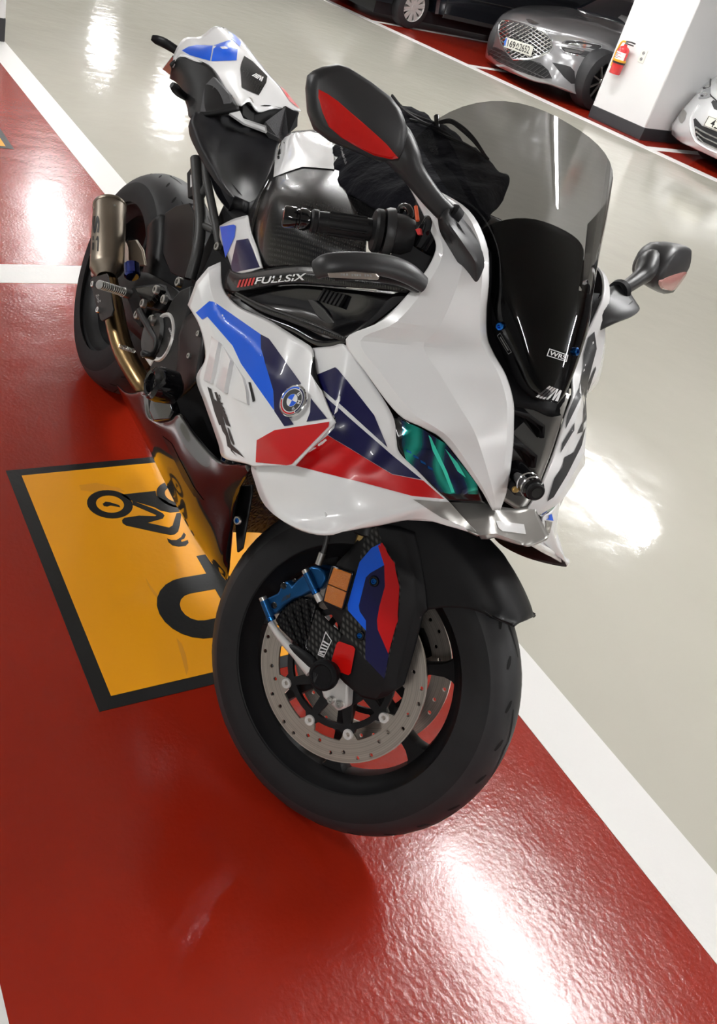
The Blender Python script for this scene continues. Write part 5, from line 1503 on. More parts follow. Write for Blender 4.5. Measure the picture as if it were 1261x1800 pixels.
# ------------------------------------------------------------------ handlebar, lever guard
hb = [B(497, 380, -.365), B(553, 396, -.318), B(650, 408, -.245), B(716, 414, -.195)]
ax0, ax1 = hb[0], hb[3]
def along(t): return ax0.lerp(ax1, t)
hd = (ax1 - ax0); HL = hd.length
grip = revolve('hand_grip', [(HL * .22, .0001), (HL * .22, .0145), (HL * .235, .0175), (HL * .27, .0175), (HL * .28, .0160), (HL * .34, .0165), (HL * .5, .0172), (HL * .70, .0172), (HL * .72, .030), (HL * .74, .033), (HL * .78, .033), (HL * .795, .028), (HL * .80, .0001)], ax0, hd, 'satin_black', bike, 28, label='ribbed black throttle grip')
for k in range(8):
    a = k * PI / 4
    u_ = hd.orthogonal().normalized(); w_ = hd.normalized().cross(u_)
    o_ = (u_ * math.cos(a) + w_ * math.sin(a)) * .0166
    tube('grip_rib', [along(.36) + o_, along(.66) + o_ * 1.03], .0022, 'satin_black', grip, 6)
be_ = revolve('bar_end', [(0, .0001), (0.0, .008), (.001, .0145), (.004, .0165), (HL * .10, .0165), (HL * .11, .0145), (HL * .125, .0145), (HL * .135, .0165), (HL * .18, .0165), (HL * .21, .0135), (HL * .23, .012)], ax0, hd, 'gloss_black', bike, 26, label='black bar end weight')
sw = revolve('switch_housing', [(HL * .80, .0001), (HL * .80, .034), (HL * .83, .037), (HL * .87, .037), (HL * .88, .030), (HL * .97, .030), (HL * 1.04, .024), (HL * 1.05, .0001)], ax0, hd, 'mirror_black', bike, 26, label='black throttle housing')
tube('handlebar', [along(.9), along(1.25), Vector((1.23, -.09, .93)), Vector((1.225, .0, .93)), Vector((1.17, .10, .925))], .011, 'satin_black', bike, 12, res=20)
cyl('top_yoke', (1.215, -.10, .90), (1.215, .10, .90), .022, 'satin_black', bike, 14, label='black top yoke')
lb = [Vector((1.10, .20, .925)), Vector((1.02, .37, .915))]
cyl('hand_grip', lb[0], lb[1], .017, 'satin_black', bike, 22, bev=.002, label='black clutch side grip')
# brake hose banjo with coloured ends
tube('master_cylinder_hose', [FB.y(*z3(*p), y) for *p, y in ((1010, 495, -.20), (1030, 455, -.20), (1065, 460, -.20), (1080, 500, -.20), (1070, 545, -.20))], .006, 'gloss_black', bike, 8, res=16)
pmat('orange_tag', (.75, .12, .04), .4)
tube('orange_tag', [FB.y(*z3(1108, 450), -.22), FB.y(*z3(1118, 530), -.22)], .003, 'orange_tag', bike, 6)
prism('red_tag', [FB.y(*z3(*p), -.21) for p in ((1105, 578), (1128, 570), (1135, 605), (1118, 608))], (0, .004, 0), 'decal_red', bike)
cyl('fluid_pot', FB.y(745, 440, -.17), FB.y(745, 440, -.17) + Vector((0, 0, .05)), .024, 'gloss_black', bike, 22, bev=.004)

lgp = [(556, 474, -.405), (575, 466, -.400), (610, 462, -.380), (650, 463, -.352), (690, 470, -.318), (720, 482, -.290), (745, 500, -.262)]
lg = tube('lever_guard', [FB.y(*p) for p in lgp], [.013, .0155, .015, .015, .0155, .015, .012], 'mirror_black', bike, 16, res=30, squash=.62, label='black brake lever guard with metal plate')
gpts = cat1([FB.y(*p) for p in lgp], 40)
q0, q1 = z3(622, 832), z3(905, 840)
pmat('plate_bronze', (.45, .40, .36), .3, .9)
poly = [FB.y(*z3(*p), y) for *p, y in ((622, 815, -.400), (760, 812, -.376), (890, 820, -.345), (908, 838, -.340), (900, 856, -.341), (760, 848, -.375), (632, 842, -.398))]
plt = prism('guard_plate', [p + Vector((.004, -.004, 0)) for p in poly], (-.004, .004, 0), 'plate_bronze', lg, bevel=.001)
bpl = bvh_of(prism_geo([p + Vector((.004, -.004, 0)) for p in poly], (-.004, .004, 0)))
rq = [z3(690, 836), z3(865, 842), z3(865, 828), z3(690, 822)]
v, f = mark_geo(FB, bpl, rq, polys_geo([[(k / 12 + .01, .1), (k / 12 + .06, .1), (k / 12 + .06, .9), (k / 12 + .01, .9)] for k in range(12) if k % 5 != 3]), .0006)
mesh('embossed_marks', v, f, 'decal_grey', plt, None)
tube('brake_lever', [FB.y(u, v + 12, y) for u, v, y in ((590, 474, -.36), (640, 472, -.335), (700, 480, -.29), (735, 492, -.25))], [.006, .007, .008, .009], 'satin_black', bike, 10, res=16)

prism('cockpit_panel', [FB.y(u, v, -.125) for u, v in ((640, 478), (690, 445), (715, 425), (752, 405), (766, 440), (738, 495), (705, 522), (650, 505))], (0, .02, 0), 'matte_black', bike)
# dash behind the screen
dash = [[(820, 362, -.05), (850, 372, -.02), (880, 385, .02)], [(828, 390, -.06), (862, 392, -.02), (895, 398, .02)], [(850, 420, -.06), (868, 418, -.03), (893, 412, .01)], [(862, 440, -.07), (870, 436, -.05), (880, 425, -.02)]]
panel('dashboard', dash, 'gloss_black', 10, 14, out=(1, -1, 0), label='glossy black dashboard shell', thick=.012)
# side stand on the far side
tube('side_stand', [(.62, .10, .30), (.66, .19, .17), (.68, .245, .075)], [.014, .012, .012], 'satin_black', bike, 12, label='black side stand')

# ------------------------------------------------------------------ cloth pouch lying on the tank
bag = tag(empty('drawstring_bag', tuple(MB @ Vector((1.0, 0, .95)))), 'black drawstring pouch lying on the tank behind the windscreen', 'bag')
IB = Matrix.Translation(-(MB @ Vector((1.0, 0, .95)))) @ MB
def tob(g): return [IB @ p for p in g[0]], g[1]
bag_rows = [
    [(584, 262, -.040), (590, 250, -.020), (610, 232, .005), (640, 205, .040), (688, 171, .085)],
    [(590, 312, -.105), (612, 292, -.090), (650, 258, -.050), (690, 222, .015), (738, 196, .085)],
    [(622, 346, -.132), (655, 325, -.125), (700, 295, -.080), (745, 260, -.010), (792, 228, .075)],
    [(680, 370, -.142), (722, 345, -.128), (765, 320, -.085), (805, 298, -.020), (852, 276, .060)],
    [(735, 386, -.130), (780, 372, -.110), (820, 352, -.070), (855, 330, -.020), (893, 313, .045)],
    [(790, 425, -.105), (825, 410, -.085), (850, 392, -.050), (868, 372, -.020), (886, 350, .020)]]
g = loft(FB.rows(bag_rows), 33, 36, same=True, out=(0, -.4, 1))
bagv = []
for i, p in enumerate(g[0]):   # cloth creases
    w = math.sin(p.x * 95 + p.y * 60) * .0022 + math.sin(p.x * 41 - p.y * 90 + p.z * 70) * .003
    bagv.append(p + Vector((w * .3, -w * .5, w)))
bg = tob((bagv, g[1]))
mesh('pouch', bg[0], bg[1], 'cloth_black', bag, 70, thick=.012, inner='cloth_black')
bbag = bvh_of((bagv, g[1]))
v, f = mark_geo(FB, bbag, [z4(244, 528), z4(275, 630), z4(288, 624), z4(257, 522)], text_geo('Wunderlich', .005), .0015)
if v:
    v = [IB @ p for p in v]; mesh('brand_text', v, f, 'decal_grey', bag, None)
zb = crop(660, 160, .2062)
for k, pts in enumerate((((150, 50), (230, 150), (400, 250), (500, 285), (540, 340)), ((190, 130), (320, 230), (470, 310), (560, 350), (700, 440)), ((300, 260), (430, 300), (560, 380), (760, 470), (950, 590)), ((545, 265), (620, 245), (720, 290), (830, 390), (945, 580)), ((550, 272), (640, 265), (720, 320), (840, 430), (960, 600)))):
    path = []
    for i, q in enumerate(pts):
        h_ = drop(FB, bbag, zb(*q), off=.004)
        if h_ is None or (path and (h_ - path[-1]).length > .12): h_ = FB.y(*zb(*q), .05)
        path.append(h_)
    tube('drawstring', [IB @ p for p in path], .0028, 'matte_black', bag, 6, res=20)
ck = FB.y(*zb(525, 250), .06)
pc0, pc1 = FB.y(*zb(522, 210), .06), FB.y(*zb(530, 320), .06)
cyl('cord_lock', IB @ pc0, IB @ pc1, .0055, 'gloss_black', bag, 14, bev=.001)

# ================================================================== parked cars and things on the pillar
FW = Frame(Matrix.Identity(4))
pmat('silver_paint', (.36, .36, .37), .28, .75, coat=1.0, noise=(60, .03))
pmat('pearl_paint', (.70, .71, .72), .25, .25, coat=1.0)
pmat('black_car_paint', (.006, .007, .010), .15, coat=1.0)
pmat('car_glass', (.006, .008, .012), .08, coat=1.0)
pmat('car_trim_black', (.010, .010, .012), .45)
pmat('lamp_chrome', (.70, .72, .74), .15, 1.0)
pmat('plate_white', (.78, .77, .70), .4)
pmat('plate_blue', (.05, .16, .62), .4)
zk = crop(840, 0, .23); zl = crop(960, 60, .2387); zw = crop(1160, 120, .1); zq = crop(1030, 0, .1832); zg = crop(740, 0, .2062)

def thing_at(name, p, label, cat, group=None):
    t = tag(empty(name, tuple(p)), label, cat, group)
    return t, Vector(p)

class Local:
    """collects parts of a far thing: world-space geometry moved under its root"""
    def __init__(s, root, base): s.t = root; s.b = base
    def mesh(s, name, g, mat, smooth=35, parent=None, **kw):
        return mesh(name, [p - s.b for p in g[0]], g[1], mat, parent or s.t, smooth, **kw)

def wheel_geo(L, hub, axis, r, w, nsp, ph=0.0, spoke_mat='steel', name='wheel', spoke_w=.02, split=True):
    ax = Vector(axis).normalized()
    prof = [(-w, r * .66), (-w * .98, r * .80), (-w * .85, r * .96), (-w * .5, r), (w * .5, r), (w * .85, r * .96), (w * .98, r * .80), (w, r * .66)]
    g = revolve_geo(prof, hub, ax, 40)
    t = L.mesh('tyre', g, 'rubber')
    g = revolve_geo([(w * .95, r * .67), (w * .99, r * .65), (w * .8, r * .62), (-w * .5, r * .60), (-w * .5, .001)], hub, ax, 40)
    rim_ = L.mesh('rim', g, spoke_mat if split else 'car_trim_black')
    u = ax.orthogonal().normalized(); v_ = ax.cross(u)
    for k in range(nsp):
        for da in ((-.10, .10) if split else (0.0,)):
            a = ph + 2 * PI * k / nsp
            d0 = u * math.cos(a) + v_ * math.sin(a); d1 = u * math.cos(a + da) + v_ * math.sin(a + da); s_ = ax.cross(d1)
            c0 = hub + d0 * r * .10 + ax * w * .85; c1 = hub + d1 * r * .64 + ax * w * .92
            g = prism_geo([c0 - s_ * spoke_w, c0 + s_ * spoke_w, c1 + s_ * spoke_w * .8, c1 - s_ * spoke_w * .8], -ax * .02)
            L.mesh('spoke', g, spoke_mat, 30, rim_)
    g = revolve_geo([(w * .9, .001), (w * .9, r * .13), (w * .75, r * .15)], hub, ax, 20)
    L.mesh('hub_cap', g, spoke_mat, 35, rim_)
    return t

def px_rows(rows, z): return [[FW.y(*z(p[0], p[1]), p[2]) for p in r] for r in rows]
def car_decal(L, name, bvh, pts, mat, parent, z, off=.004, step=5):
    v, f = decal_geo(FW, bvh, [z(*p) for p in pts], step, off)
    if v: return L.mesh(name, (v, f), mat, 60, parent)
def car_line(L, name, bvh, pts, r, mat, parent, z, off=.006, res=0):
    path = [drop(FW, bvh, z(*p), off=off) for p in pts]
    path = [p for p in path if p is not None]
    if len(path) > 1:
        if res: path = cat1(path, res)
        return L.mesh(name, tube_geo(path, r, 6), mat, 45, parent)
def inside_poly(poly, x, y):
    c = False; j = len(poly) - 1
    for i in range(len(poly)):
        xi, yi = poly[i]; xj, yj = poly[j]
        if (yi > y) != (yj > y) and x < (xj - xi) * (y - yi) / (yj - yi) + xi: c = not c
        j = i
    return c
def lattice(L, name, bvh, poly, z, dirs, gap, r, mat, parent, off=.008):
    """crossed bars of a grille, clipped to its outline"""
    geos = []
    cx = sum(p[0] for p in poly) / len(poly); cy = sum(p[1] for p in poly) / len(poly)
    for ang in dirs:
        dx, dy = math.cos(R(ang)), math.sin(R(ang))
        for k in range(-30, 31):
            ox, oy = cx - dy * gap * k, cy + dx * gap * k
            run = []
            for s in range(-60, 61):
                x, y = ox + dx * s * 8, oy + dy * s * 8
                if inside_poly(poly, x, y):
                    p = drop(FW, bvh, z(x, y), off=off)
                    if p is not None: run.append(p)
                elif run:
                    break
            if len(run) > 1:
                path = run[::3] if len(run) > 3 else run
                if path[-1] is not run[-1]: path.append(run[-1])
                geos.append(tube_geo(path, r, 4, False))
    g = join_geo(*geos)
    o = L.mesh(name, g, mat, None, parent)
    o['kind'] = 'stuff'
    return o

# ------------------------------------------------------------------ silver saloon with the crest grille
root, base = thing_at('parked_car', (-5.9, 8.4, 0), 'silver saloon car with a large crest shaped mesh grille', 'car', 'cars parked across the aisle')
L = Local(root, base)
rows = px_rows([
    [(412, 38, 8.0), (560, 42, 7.95), (740, 66, 7.9), (850, 108, 7.9), (1000, 148, 7.95), (1145, 192, 8.05), (1260, 240, 8.2)],
    [(345, 48, 7.6), (500, 58, 7.5), (680, 92, 7.45), (830, 138, 7.45), (990, 185, 7.55), (1130, 232, 7.75), (1250, 280, 7.95)],
    [(280, 64, 7.2), (430, 80, 7.05), (610, 125, 6.98), (760, 165, 7.0), (930, 215, 7.12), (1110, 275, 7.4), (1230, 320, 7.65)],
    [(205, 100, 6.92), (300, 112, 6.72), (430, 152, 6.60), (560, 205, 6.57), (700, 245, 6.64), (850, 280, 6.82), (1000, 335, 7.05), (1080, 370, 7.22), (1180, 400, 7.4)],
    [(150, 155, 6.88), (180, 200, 6.68), (300, 245, 6.53), (430, 270, 6.49), (570, 320, 6.54), (700, 345, 6.66), (880, 385, 6.88), (1000, 430, 7.06), (1060, 450, 7.16)],
    [(92, 262, 6.90), (150, 330, 6.68), (270, 430, 6.50), (430, 440, 6.47), (580, 430, 6.52), (740, 455, 6.66), (860, 500, 6.86), (950, 500, 7.02), (1000, 490, 7.10)],
    [(62, 400, 6.90), (150, 470, 6.66), (300, 545, 6.50), (440, 590, 6.47), (570, 620, 6.52), (690, 660, 6.66), (790, 690, 6.82), (860, 620, 6.95), (880, 590, 7.0)],
    [(60, 440, 6.92), (150, 505, 6.68), (300, 575, 6.52), (440, 625, 6.49), (570, 655, 6.54), (690, 700, 6.68), (800, 722, 6.84), (850, 650, 6.95), (870, 610, 7.0)]], zk)
g = loft(rows, 40, 44, out=(0, -1, .6))
body = L.mesh('body', g, 'silver_paint', 40, thick=.02, inner='car_trim_black')
bcar = bvh_of(g)
crest = [(172, 190), (195, 162), (240, 160), (420, 205), (520, 250), (568, 310), (572, 370), (550, 400), (480, 430), (390, 452), (280, 455), (225, 400), (185, 330), (165, 250)]
gr = car_decal(L, 'grille', bcar, crest, 'car_trim_black', root, zk, .003)
lattice(L, 'grille_mesh', bcar, crest, zk, (38, -28), 26, .0062, 'lamp_chrome', gr)
car_line(L, 'grille_frame', bcar, crest + [crest[0]], .012, 'lamp_chrome', gr, zk)
lowg = [(75, 400), (110, 360), (150, 362), (215, 400), (270, 455), (400, 460), (480, 482), (540, 535), (570, 600), (480, 600), (300, 540), (150, 470)]
lg_ = car_decal(L, 'lower_grille', bcar, lowg, 'car_trim_black', root, zk, .003)
lattice(L, 'lower_mesh', bcar, lowg, zk, (25, -35), 27, .004, 'decal_dark', lg_)
it = [(570, 478), (640, 490), (710, 510), (740, 545), (750, 640), (715, 640), (660, 590)]
car_decal(L, 'side_intake', bcar, it, 'car_trim_black', root, zk, .003)
car_decal(L, 'side_intake', bcar, [(92, 290), (118, 300), (130, 330), (95, 350)], 'car_trim_black', root, zk, .003)
for pts in (((645, 330), (680, 310), (780, 310), (945, 345), (945, 360), (910, 385), (790, 360)), ((632, 365), (660, 358), (780, 385), (880, 405), (850, 440), (740, 420), (660, 400))):
    hl_ = car_decal(L, 'headlight', bcar, pts, 'decal_dark', root, zk, .004)
    car_line(L, 'headlight_rim', bcar, list(pts) + [pts[0]], .008, 'lamp_chrome', hl_, zk)
    c = (sum(p[0] for p in pts) / len(pts), sum(p[1] for p in pts) / len(pts))
    car_decal(L, 'lamp_unit', bcar, [(c[0] + (p[0] - c[0]) * .6 - 20, c[1] + (p[1] - c[1]) * .45) for p in pts], 'lamp_chrome', hl_, zk, .010)
for pts in (((370, 150), (390, 172), (420, 185), (470, 186), (425, 170)), ((370, 150), (400, 150), (430, 165), (470, 182), (420, 178))):
    car_decal(L, 'hood_badge', bcar, pts, 'lamp_chrome', root, zk, .008)
pq = [zk(200, 358), zk(400, 430), zk(420, 350), zk(215, 283)]
pp = [FW.y(*q, 6.43 if i in (1, 2) else 6.47) for i, q in enumerate(pq)]
plg = prism_geo([p + Vector((0, .0, 0)) for p in pp], (0, .02, 0))
plate = L.mesh('number_plate', plg, 'plate_white', None, bevel=.004)
bpl2 = bvh_of(plg)
v, f = decal_geo(FW, bpl2, [zk(194, 350), zk(212, 356), zk(228, 288), zk(210, 282)], 4, .003); L.mesh('blue_strip', (v, f), 'plate_blue', None, plate)
def ptext(L, bvh, quad, txt, a0, a1, parent, b0=.16, b1=.86):
    v, f = mark_geo(FW, bvh, [quad_map(quad, a0, b0), quad_map(quad, a1, b0), quad_map(quad, a1, b1), quad_map(quad, a0, b1)], text_geo(txt, .01), .003)
    L.mesh('plate_characters', (v, f), 'decal_black', None, parent)
ptext(L, bpl2, pq, '169', .12, .40, plate)
ptext(L, bpl2, pq, '2652', .56, .94, plate)
so = polys_geo([[(.425, .45), (.455, .45), (.49, .72), (.47, .80)], [(.47, .80), (.49, .72), (.525, .45), (.55, .45), (.50, .80)], [(.42, .20), (.55, .20), (.55, .28), (.42, .28)], [(.478, .28), (.496, .28), (.496, .42), (.478, .42)]])
v, f = mark_geo(FW, bpl2, pq, so, .003); L.mesh('plate_characters', (v, f), 'decal_black', None, plate)
# glass, side and the rest of the body behind the pillar
ws = [[(748, 62, 7.92), (850, 104, 7.92), (1000, 146, 7.97), (1145, 190, 8.07), (1255, 236, 8.2)], [(835, 20, 8.2), (960, 40, 8.2), (1090, 70, 8.25), (1210, 110, 8.35), (1300, 160, 8.45)], [(925, -25, 8.5), (1060, -20, 8.5), (1180, 0, 8.55), (1290, 40, 8.6), (1370, 90, 8.7)]]
g = loft(px_rows(ws, zk), 12, 9, out=(0, -1, 1)); L.mesh('windscreen', g, 'car_glass', 40, thick=.02)
g = join_geo(box_geo((-5.98, 9.5, .58), (1.66, 2.9, .62)), box_geo((-5.98, 9.7, 1.05), (1.40, 2.0, .42)))
L.mesh('rear_body', g, 'silver_paint', 30, bevel=.12)
L.mesh('underbody', box_geo((-5.95, 8.3, .18), (1.45, 2.9, .16)), 'car_trim_black', None)
hubp = Vector((-4.99, 7.02, .305))
wheel_geo(L, hubp + Vector((-.10, 0, 0)), fx, .305, .11, 10, .2, 'steel', spoke_w=.008, split=False)
wheel_geo(L, Vector((-6.62, 7.05, .305)), -fx, .305, .11, 10, .2, 'steel', spoke_w=.008, split=False)
wheel_geo(L, Vector((-5.25, 9.8, .305)), fx, .305, .11, 10, .2, 'steel', spoke_w=.008, split=False)
wheel_geo(L, Vector((-6.8, 9.7, .305)), -fx, .305, .11, 10, .2, 'steel', spoke_w=.008, split=False)

# ------------------------------------------------------------------ black car further along
root, base = thing_at('parked_car', (-9.1, 8.2, 0), 'black car with silver multi-spoke wheels parked beyond the silver saloon', 'car', 'cars parked across the aisle')
L = Local(root, base)
prof = [(6.00, .28), (5.90, .45), (5.92, .62), (6.10, .74), (6.6, .84), (7.25, .92), (7.95, 1.30), (8.6, 1.42), (9.5, 1.40), (10.2, 1.12), (10.45, 1.02), (10.62, .95), (10.66, .60), (10.60, .30)]
arch = []
for k in range(9):
    a = PI - PI * k / 8; arch.append((6.72 + .37 * math.cos(a), .24 + .42 * math.sin(a)))
arch2 = [(p[0] + 2.82, p[1]) for p in arch]
low_edge = [(6.0, .24)] + arch + arch2 + [(10.6, .26)]
outline = prof[1:-1] + list(reversed(low_edge))
side_x = -8.28
cyy = sum(p[0] for p in outline) / len(outline); czz = .7
vv = []
for dx, ins in ((0.0, .03), (-.04, 0.0), (-1.70, 0.0), (-1.74, .03)):
    for y, z in outline:
        up = max(0.0, z - .9) * .55
        d = Vector((0, cyy - y, czz - z)).normalized() * ins
        xin = -up if dx > -1 else up
        vv.append(Vector((side_x + dx + xin, y + d.y + (y - 6.72) * 0.0, z + d.z)) + Vector(((y - 6.7) * .06, 0, 0)))
n = len(outline)
ff = grid_faces(4, n, True) + [tuple(range(n)), tuple(3 * n + i for i in range(n))]
bmx = bmesh.new(); vs = [bmx.verts.new(p - base) for p in vv]
for q in ff: bmx.faces.new([vs[i] for i in q])
bmesh.ops.recalc_face_normals(bmx, faces=bmx.faces)
me = bpy.data.meshes.new('body'); bmx.to_mesh(me); bmx.free(); me.materials.append(MATS['black_car_paint'])
for p in me.polygons: p.use_smooth = True
me.set_sharp_from_angle(angle=R(30))
ob = bpy.data.objects.new('body', me); link(ob, root)
def sx(y): return side_x + (y - 6.7) * .06
wheel_geo(L, Vector((sx(6.72) - .10, 6.72, .26)), fx, .262, .10, 10, .1, 'alu_white', spoke_w=.016)
wheel_geo(L, Vector((sx(9.54) - .10, 9.54, .26)), fx, .262, .10, 10, .1, 'alu_white', spoke_w=.016)
wheel_geo(L, Vector((-9.92, 6.72, .26)), -fx, .262, .10, 10, .1, 'alu_white', spoke_w=.016)
wheel_geo(L, Vector((-9.8, 9.54, .26)), -fx, .262, .10, 10, .1, 'alu_white', spoke_w=.016)
L.mesh('sill_trim', prism_geo([Vector((sx(7.2) + .004, 7.2, .22)), Vector((sx(9.1) + .004, 9.1, .22)), Vector((sx(9.1) + .004, 9.1, .27)), Vector((sx(7.2) + .004, 7.2, .27))], (-.02, 0, 0)), 'frame_grey', None)
L.mesh('door_line', tube_geo([Vector((sx(7.15) + .002, 7.15, .50)), Vector((sx(9.2) + .002, 9.2, .54))], .006, 6), 'frame_grey', 40)
L.mesh('door_gap', tube_geo([Vector((sx(7.2) + .002, 7.2, .28)), Vector((sx(7.2) + .002, 7.2, .85))], .004, 5), 'decal_black', 40)
L.mesh('side_window', prism_geo([Vector((sx(y) + .003 - (z - .9) * .55, y, z)) for y, z in ((7.5, .97), (8.0, 1.24), (8.7, 1.33), (9.4, 1.30), (10.0, 1.08), (9.9, .98))], (-.01, 0, 0)), 'car_glass', None)
L.mesh('tail_lamp', prism_geo([Vector((sx(y) + .006, y, z)) for y, z in ((10.0, .72), (10.55, .70), (10.6, .90), (10.1, .93))], (-.08, 0, 0)), 'red_lens', None)
L.mesh('fog_lamp', prism_geo([Vector((sx(6.1) + .01 - .02, 6.02, .32)), Vector((sx(6.1) + .01, 6.3, .32)), Vector((sx(6.1) + .01, 6.3, .45)), Vector((sx(6.1) - .01, 6.0, .45))], (-.05, 0, 0)), 'car_trim_black', None)
L.mesh('headlight', prism_geo([Vector((sx(6.1) + .008, 6.05, .56)), Vector((sx(6.1) + .008, 6.5, .64)), Vector((sx(6.1) + .008, 6.55, .74)), Vector((sx(6.1) + .008, 6.15, .70))], (-.10, 0, 0)), 'lamp_chrome', None)
L.mesh('underbody', box_geo((-9.1, 8.3, .17), (1.4, 4.2, .14)), 'car_trim_black', None)

# ------------------------------------------------------------------ pale silver car at the right edge
root, base = thing_at('parked_car', (-2.9, 8.9, 0), 'pale silver car cut off by the right edge of the photo', 'car', 'cars parked across the aisle')
L = Local(root, base)
rows = px_rows([
    [(760, 240, 7.9), (870, 130, 7.8), (1020, 60, 7.7), (1300, 20, 7.6), (1700, 10, 7.6), (2300, 160, 7.8)],
    [(640, 450, 7.3), (740, 380, 7.2), (900, 350, 7.12), (1100, 380, 7.05), (1500, 480, 7.0), (2200, 760, 7.2)],
    [(560, 540, 7.2), (700, 550, 7.08), (900, 560, 6.98), (1100, 640, 6.92), (1500, 800, 6.88), (2150, 1080, 7.08)],
    [(430, 680, 7.14), (560, 760, 7.0), (720, 780, 6.92), (920, 860, 6.86), (1400, 1050, 6.82), (2100, 1330, 7.0)],
    [(300, 870, 7.10), (420, 960, 6.97), (560, 1010, 6.90), (800, 1110, 6.84), (1300, 1340, 6.80), (2050, 1640, 7.0)],
    [(212, 1010, 7.10), (330, 1150, 6.97), (560, 1250, 6.89), (800, 1390, 6.83), (1300, 1620, 6.79), (1980, 1900, 7.0)],
    [(195, 1160, 7.14), (350, 1285, 7.0), (560, 1390, 6.91), (800, 1500, 6.85), (1300, 1730, 6.81), (1960, 2000, 7.02)]], zw)
g = loft(rows, 36, 37, out=(0, -1, .6))
L.mesh('body', g, 'pearl_paint', 40, thick=.02, inner='car_trim_black')
bcar = bvh_of(g)
hp = ((640, 470), (700, 545), (800, 540), (905, 500), (898, 300), (860, 240), (790, 270), (720, 380))
hl_ = car_decal(L, 'headlight', bcar, hp, 'lamp_chrome', root, zw, .004, 6)
for cx_, cy_ in ((835, 320), (800, 455)):
    car_decal(L, 'lamp_unit', bcar, [(cx_ + 45 * math.cos(k), cy_ + 32 * math.sin(k)) for k in (0, .8, 1.6, 2.4, 3.2, 4, 4.8, 5.6)], 'decal_grey', hl_, zw, .005, 8)
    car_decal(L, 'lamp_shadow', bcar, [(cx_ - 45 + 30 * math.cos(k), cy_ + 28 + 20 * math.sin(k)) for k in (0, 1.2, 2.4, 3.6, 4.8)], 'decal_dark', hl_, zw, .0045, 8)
car_line(L, 'hood_gap', bcar, ((905, 180), (890, 300), (905, 480), (1010, 580), (1200, 680)), .006, 'decal_black', root, zw)
lgp_ = ((600, 895), (640, 880), (750, 1010), (1100, 1150), (1500, 1320), (1500, 1620), (1100, 1460), (800, 1340), (680, 1260), (640, 1180))
gr = car_decal(L, 'lower_grille', bcar, lgp_, 'car_trim_black', root, zw, .004, 8)
for k in range(3):
    car_line(L, 'grille_slat', bcar, ((640 + k * 20, 1040 + k * 80), (800, 1130 + k * 90), (1100, 1270 + k * 95), (1480, 1440 + k * 90)), .009, 'lamp_chrome', gr, zw, .010)
car_decal(L, 'upper_grille', bcar, ((910, 600), (950, 560), (1100, 640), (1400, 760), (1400, 860), (1100, 780), (960, 720)), 'car_trim_black', root, zw, .004, 8)
fg = car_decal(L, 'fog_lamp', bcar, ((360, 820), (420, 710), (480, 780), (450, 900), (400, 970), (370, 960), (340, 900)), 'grey_paint', root, zw, .004, 8)
car_line(L, 'chrome_trim', bcar, ((700, 650), (600, 780), (555, 900), (555, 1080), (620, 1250), (800, 1390), (1200, 1570)), .012, 'pearl_paint', root, zw, .004, 20)
pq = [zw(755, 1010), zw(1400, 1260), zw(1470, 1060), zw(860, 825)]
pp = [FW.y(*q, yy) for q, yy in zip(pq, (6.81, 6.77, 6.77, 6.82))]
plg = prism_geo(pp, (0, .02, 0)); plate = L.mesh('number_plate', plg, 'plate_white', None, bevel=.004)
bpl3 = bvh_of(plg)
ptext(L, bpl3, pq, '42', .16, .38, plate)
v, f = mark_geo(FW, bpl3, pq, polys_geo([[(.02, .05), (.98, .05), (.98, .08), (.02, .08)], [(.02, .92), (.98, .92), (.98, .95), (.02, .95)], [(.02, .05), (.035, .05), (.035, .95), (.02, .95)]]), .003); L.mesh('plate_border', (v, f), 'car_trim_black', None, plate)
g = join_geo(box_geo((-2.75, 9.6, .62), (1.64, 3.4, .66)), box_geo((-2.75, 9.9, 1.12), (1.40, 2.2, .46)))
L.mesh('rear_body', g, 'pearl_paint', 30, bevel=.12)
L.mesh('underbody', box_geo((-2.75, 8.9, .18), (1.45, 3.6, .16)), 'car_trim_black', None)
for hx, hy, ax_ in ((-3.55, 7.35, -fx), (-2.05, 7.5, fx), (-3.5, 10.2, -fx), (-2.0, 10.3, fx)):
    wheel_geo(L, Vector((hx, hy, .30)), ax_, .30, .10, 7, .1, 'steel', spoke_w=.02)

# ------------------------------------------------------------------ fire extinguisher on the pillar
pf = FAR_O + fy * .28           # a point on the pillar's aisle face
def on_face(q, out_=0.0): return FW.plane(q[0], q[1], pf - fy * out_, fy)
et = on_face(zq(372, 440), .075); eb = on_face(zq(285, 712), .075)
mid = (et + eb) / 2; hgt = (et - eb).length
ext, base = thing_at('fire_extinguisher', (mid.x, mid.y, eb.z), 'red fire extinguisher with white label hanging on the white pillar', 'extinguisher')
L = Local(ext, base)
er = .058
ax_ = Vector((0, 0, 1)); b0 = Vector((mid.x, mid.y, eb.z))
pmat('extinguisher_red', (.62, .012, .015), .25, coat=1.0)
pmat('strap_yellow', (.75, .38, .02), .4)
cyl_b = L.mesh('cylinder', revolve_geo([(0, .0001), (0, er * .9), (.012, er), (hgt * .86, er), (hgt * .95, er * .75), (hgt, er * .3), (hgt + .015, er * .28), (hgt + .015, .0001)], b0, ax_, 32), 'extinguisher_red')
L.mesh('label_sheet', revolve_geo([(hgt * .52, er + .001), (hgt * .78, er + .001)], b0, ax_, 16, -2.6, -.2, (1, 0, 0)), 'decal_white', 35, cyl_b)
for k in range(4):
    L.mesh('label_print', revolve_geo([(hgt * (.56 + .05 * k), er + .002), (hgt * (.575 + .05 * k), er + .002)], b0, ax_, 8, -2.2, -2.2 + (.9, 1.4, .6, 1.2)[k], (1, 0, 0)), 'decal_red' if k % 2 else 'decal_dark', None, cyl_b)
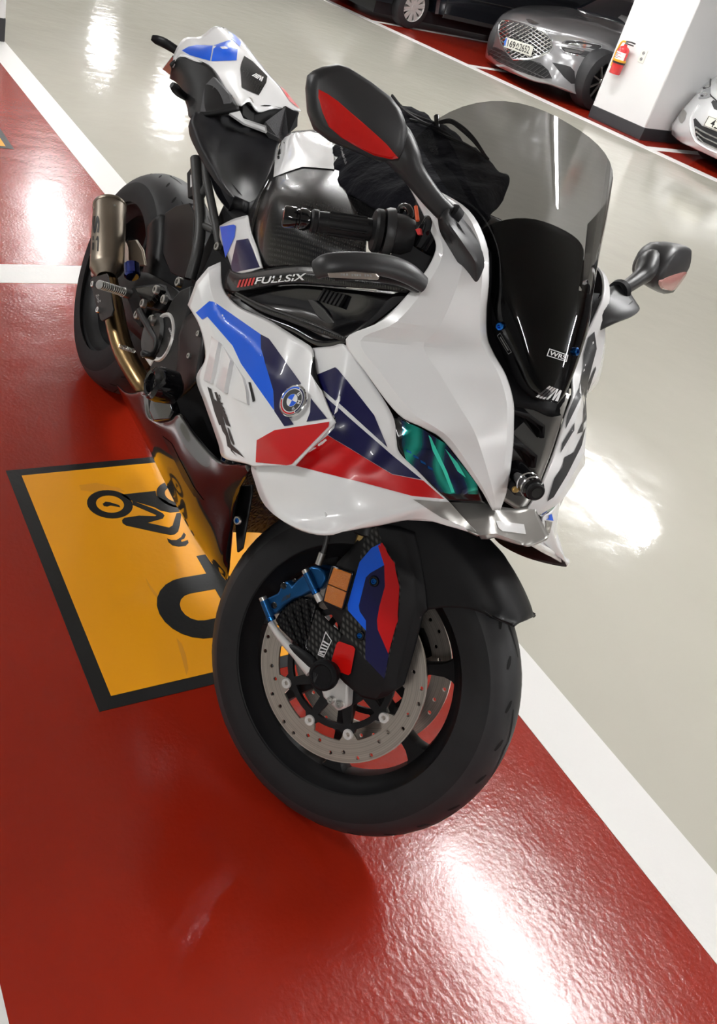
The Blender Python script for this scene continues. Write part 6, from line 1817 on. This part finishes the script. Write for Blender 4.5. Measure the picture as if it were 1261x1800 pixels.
L.mesh('strap', revolve_geo([(hgt * .44, er + .002), (hgt * .45, er + .006), (hgt * .51, er + .006), (hgt * .52, er + .002)], b0, ax_, 32), 'strap_yellow', 35)
L.mesh('strap', revolve_geo([(hgt * .37, er + .002), (hgt * .375, er + .005), (hgt * .42, er + .005), (hgt * .43, er + .002)], b0, ax_, 32), 'car_trim_black', 35)
topc = b0 + ax_ * (hgt + .012)
L.mesh('valve', tube_geo([topc, topc + ax_ * .03], .014, 12), 'chrome')
L.mesh('lever', join_geo(tube_geo([topc + ax_ * .028 - fx * .01, topc + ax_ * .036 + fx * .05, topc + ax_ * .034 + fx * .10], .007, 8), tube_geo([topc + ax_ * .012, topc + ax_ * .012 + fx * .09], .006, 8)), 'car_trim_black')
L.mesh('hose', tube_geo(cat1([topc + ax_ * .02, topc + ax_ * .02 - fx * .05, topc - ax_ * .05 - fx * .075, b0 + ax_ * hgt * .5 - fx * .078, b0 + ax_ * hgt * .2 - fx * .072], 20), .009, 8), 'strap_yellow')
L.mesh('wall_hook', box_geo(b0 + ax_ * hgt * .8 + fy * .066, (.03, .03, .05)), 'steel', None)

# socket outlet
oq = [zq(505, 592), zq(546, 605), zq(595, 487), zq(552, 474)]
op = [on_face(q) for q in oq]
oc = sum(op, Vector()) / 4
outl, base = thing_at('wall_socket', oc, 'small cream double wall socket on the pillar beside the extinguisher', 'socket')
L = Local(outl, base)
wdt, hht = .072, .118
cor = [oc + fx * sx_ * wdt / 2 + Vector((0, 0, sz_ * hht / 2)) for sx_, sz_ in ((-1, -1), (1, -1), (1, 1), (-1, 1))]
L.mesh('cover_plate', prism_geo(cor, -fy * .008), 'plate_white', None, bevel=.002)
for sz_ in (-1, 1):
    c = oc + Vector((0, 0, sz_ * .028)) - fy * .0085
    L.mesh('socket_well', revolve_geo([(0, .0001), (0, .017)], c, -fy, 20), 'decal_grey', None)
    for s2 in (-1, 1): L.mesh('pin_hole', revolve_geo([(0, .0001), (0, .004)], c + fx * s2 * .008 - fy * .0006, -fy, 8), 'decal_black', None)
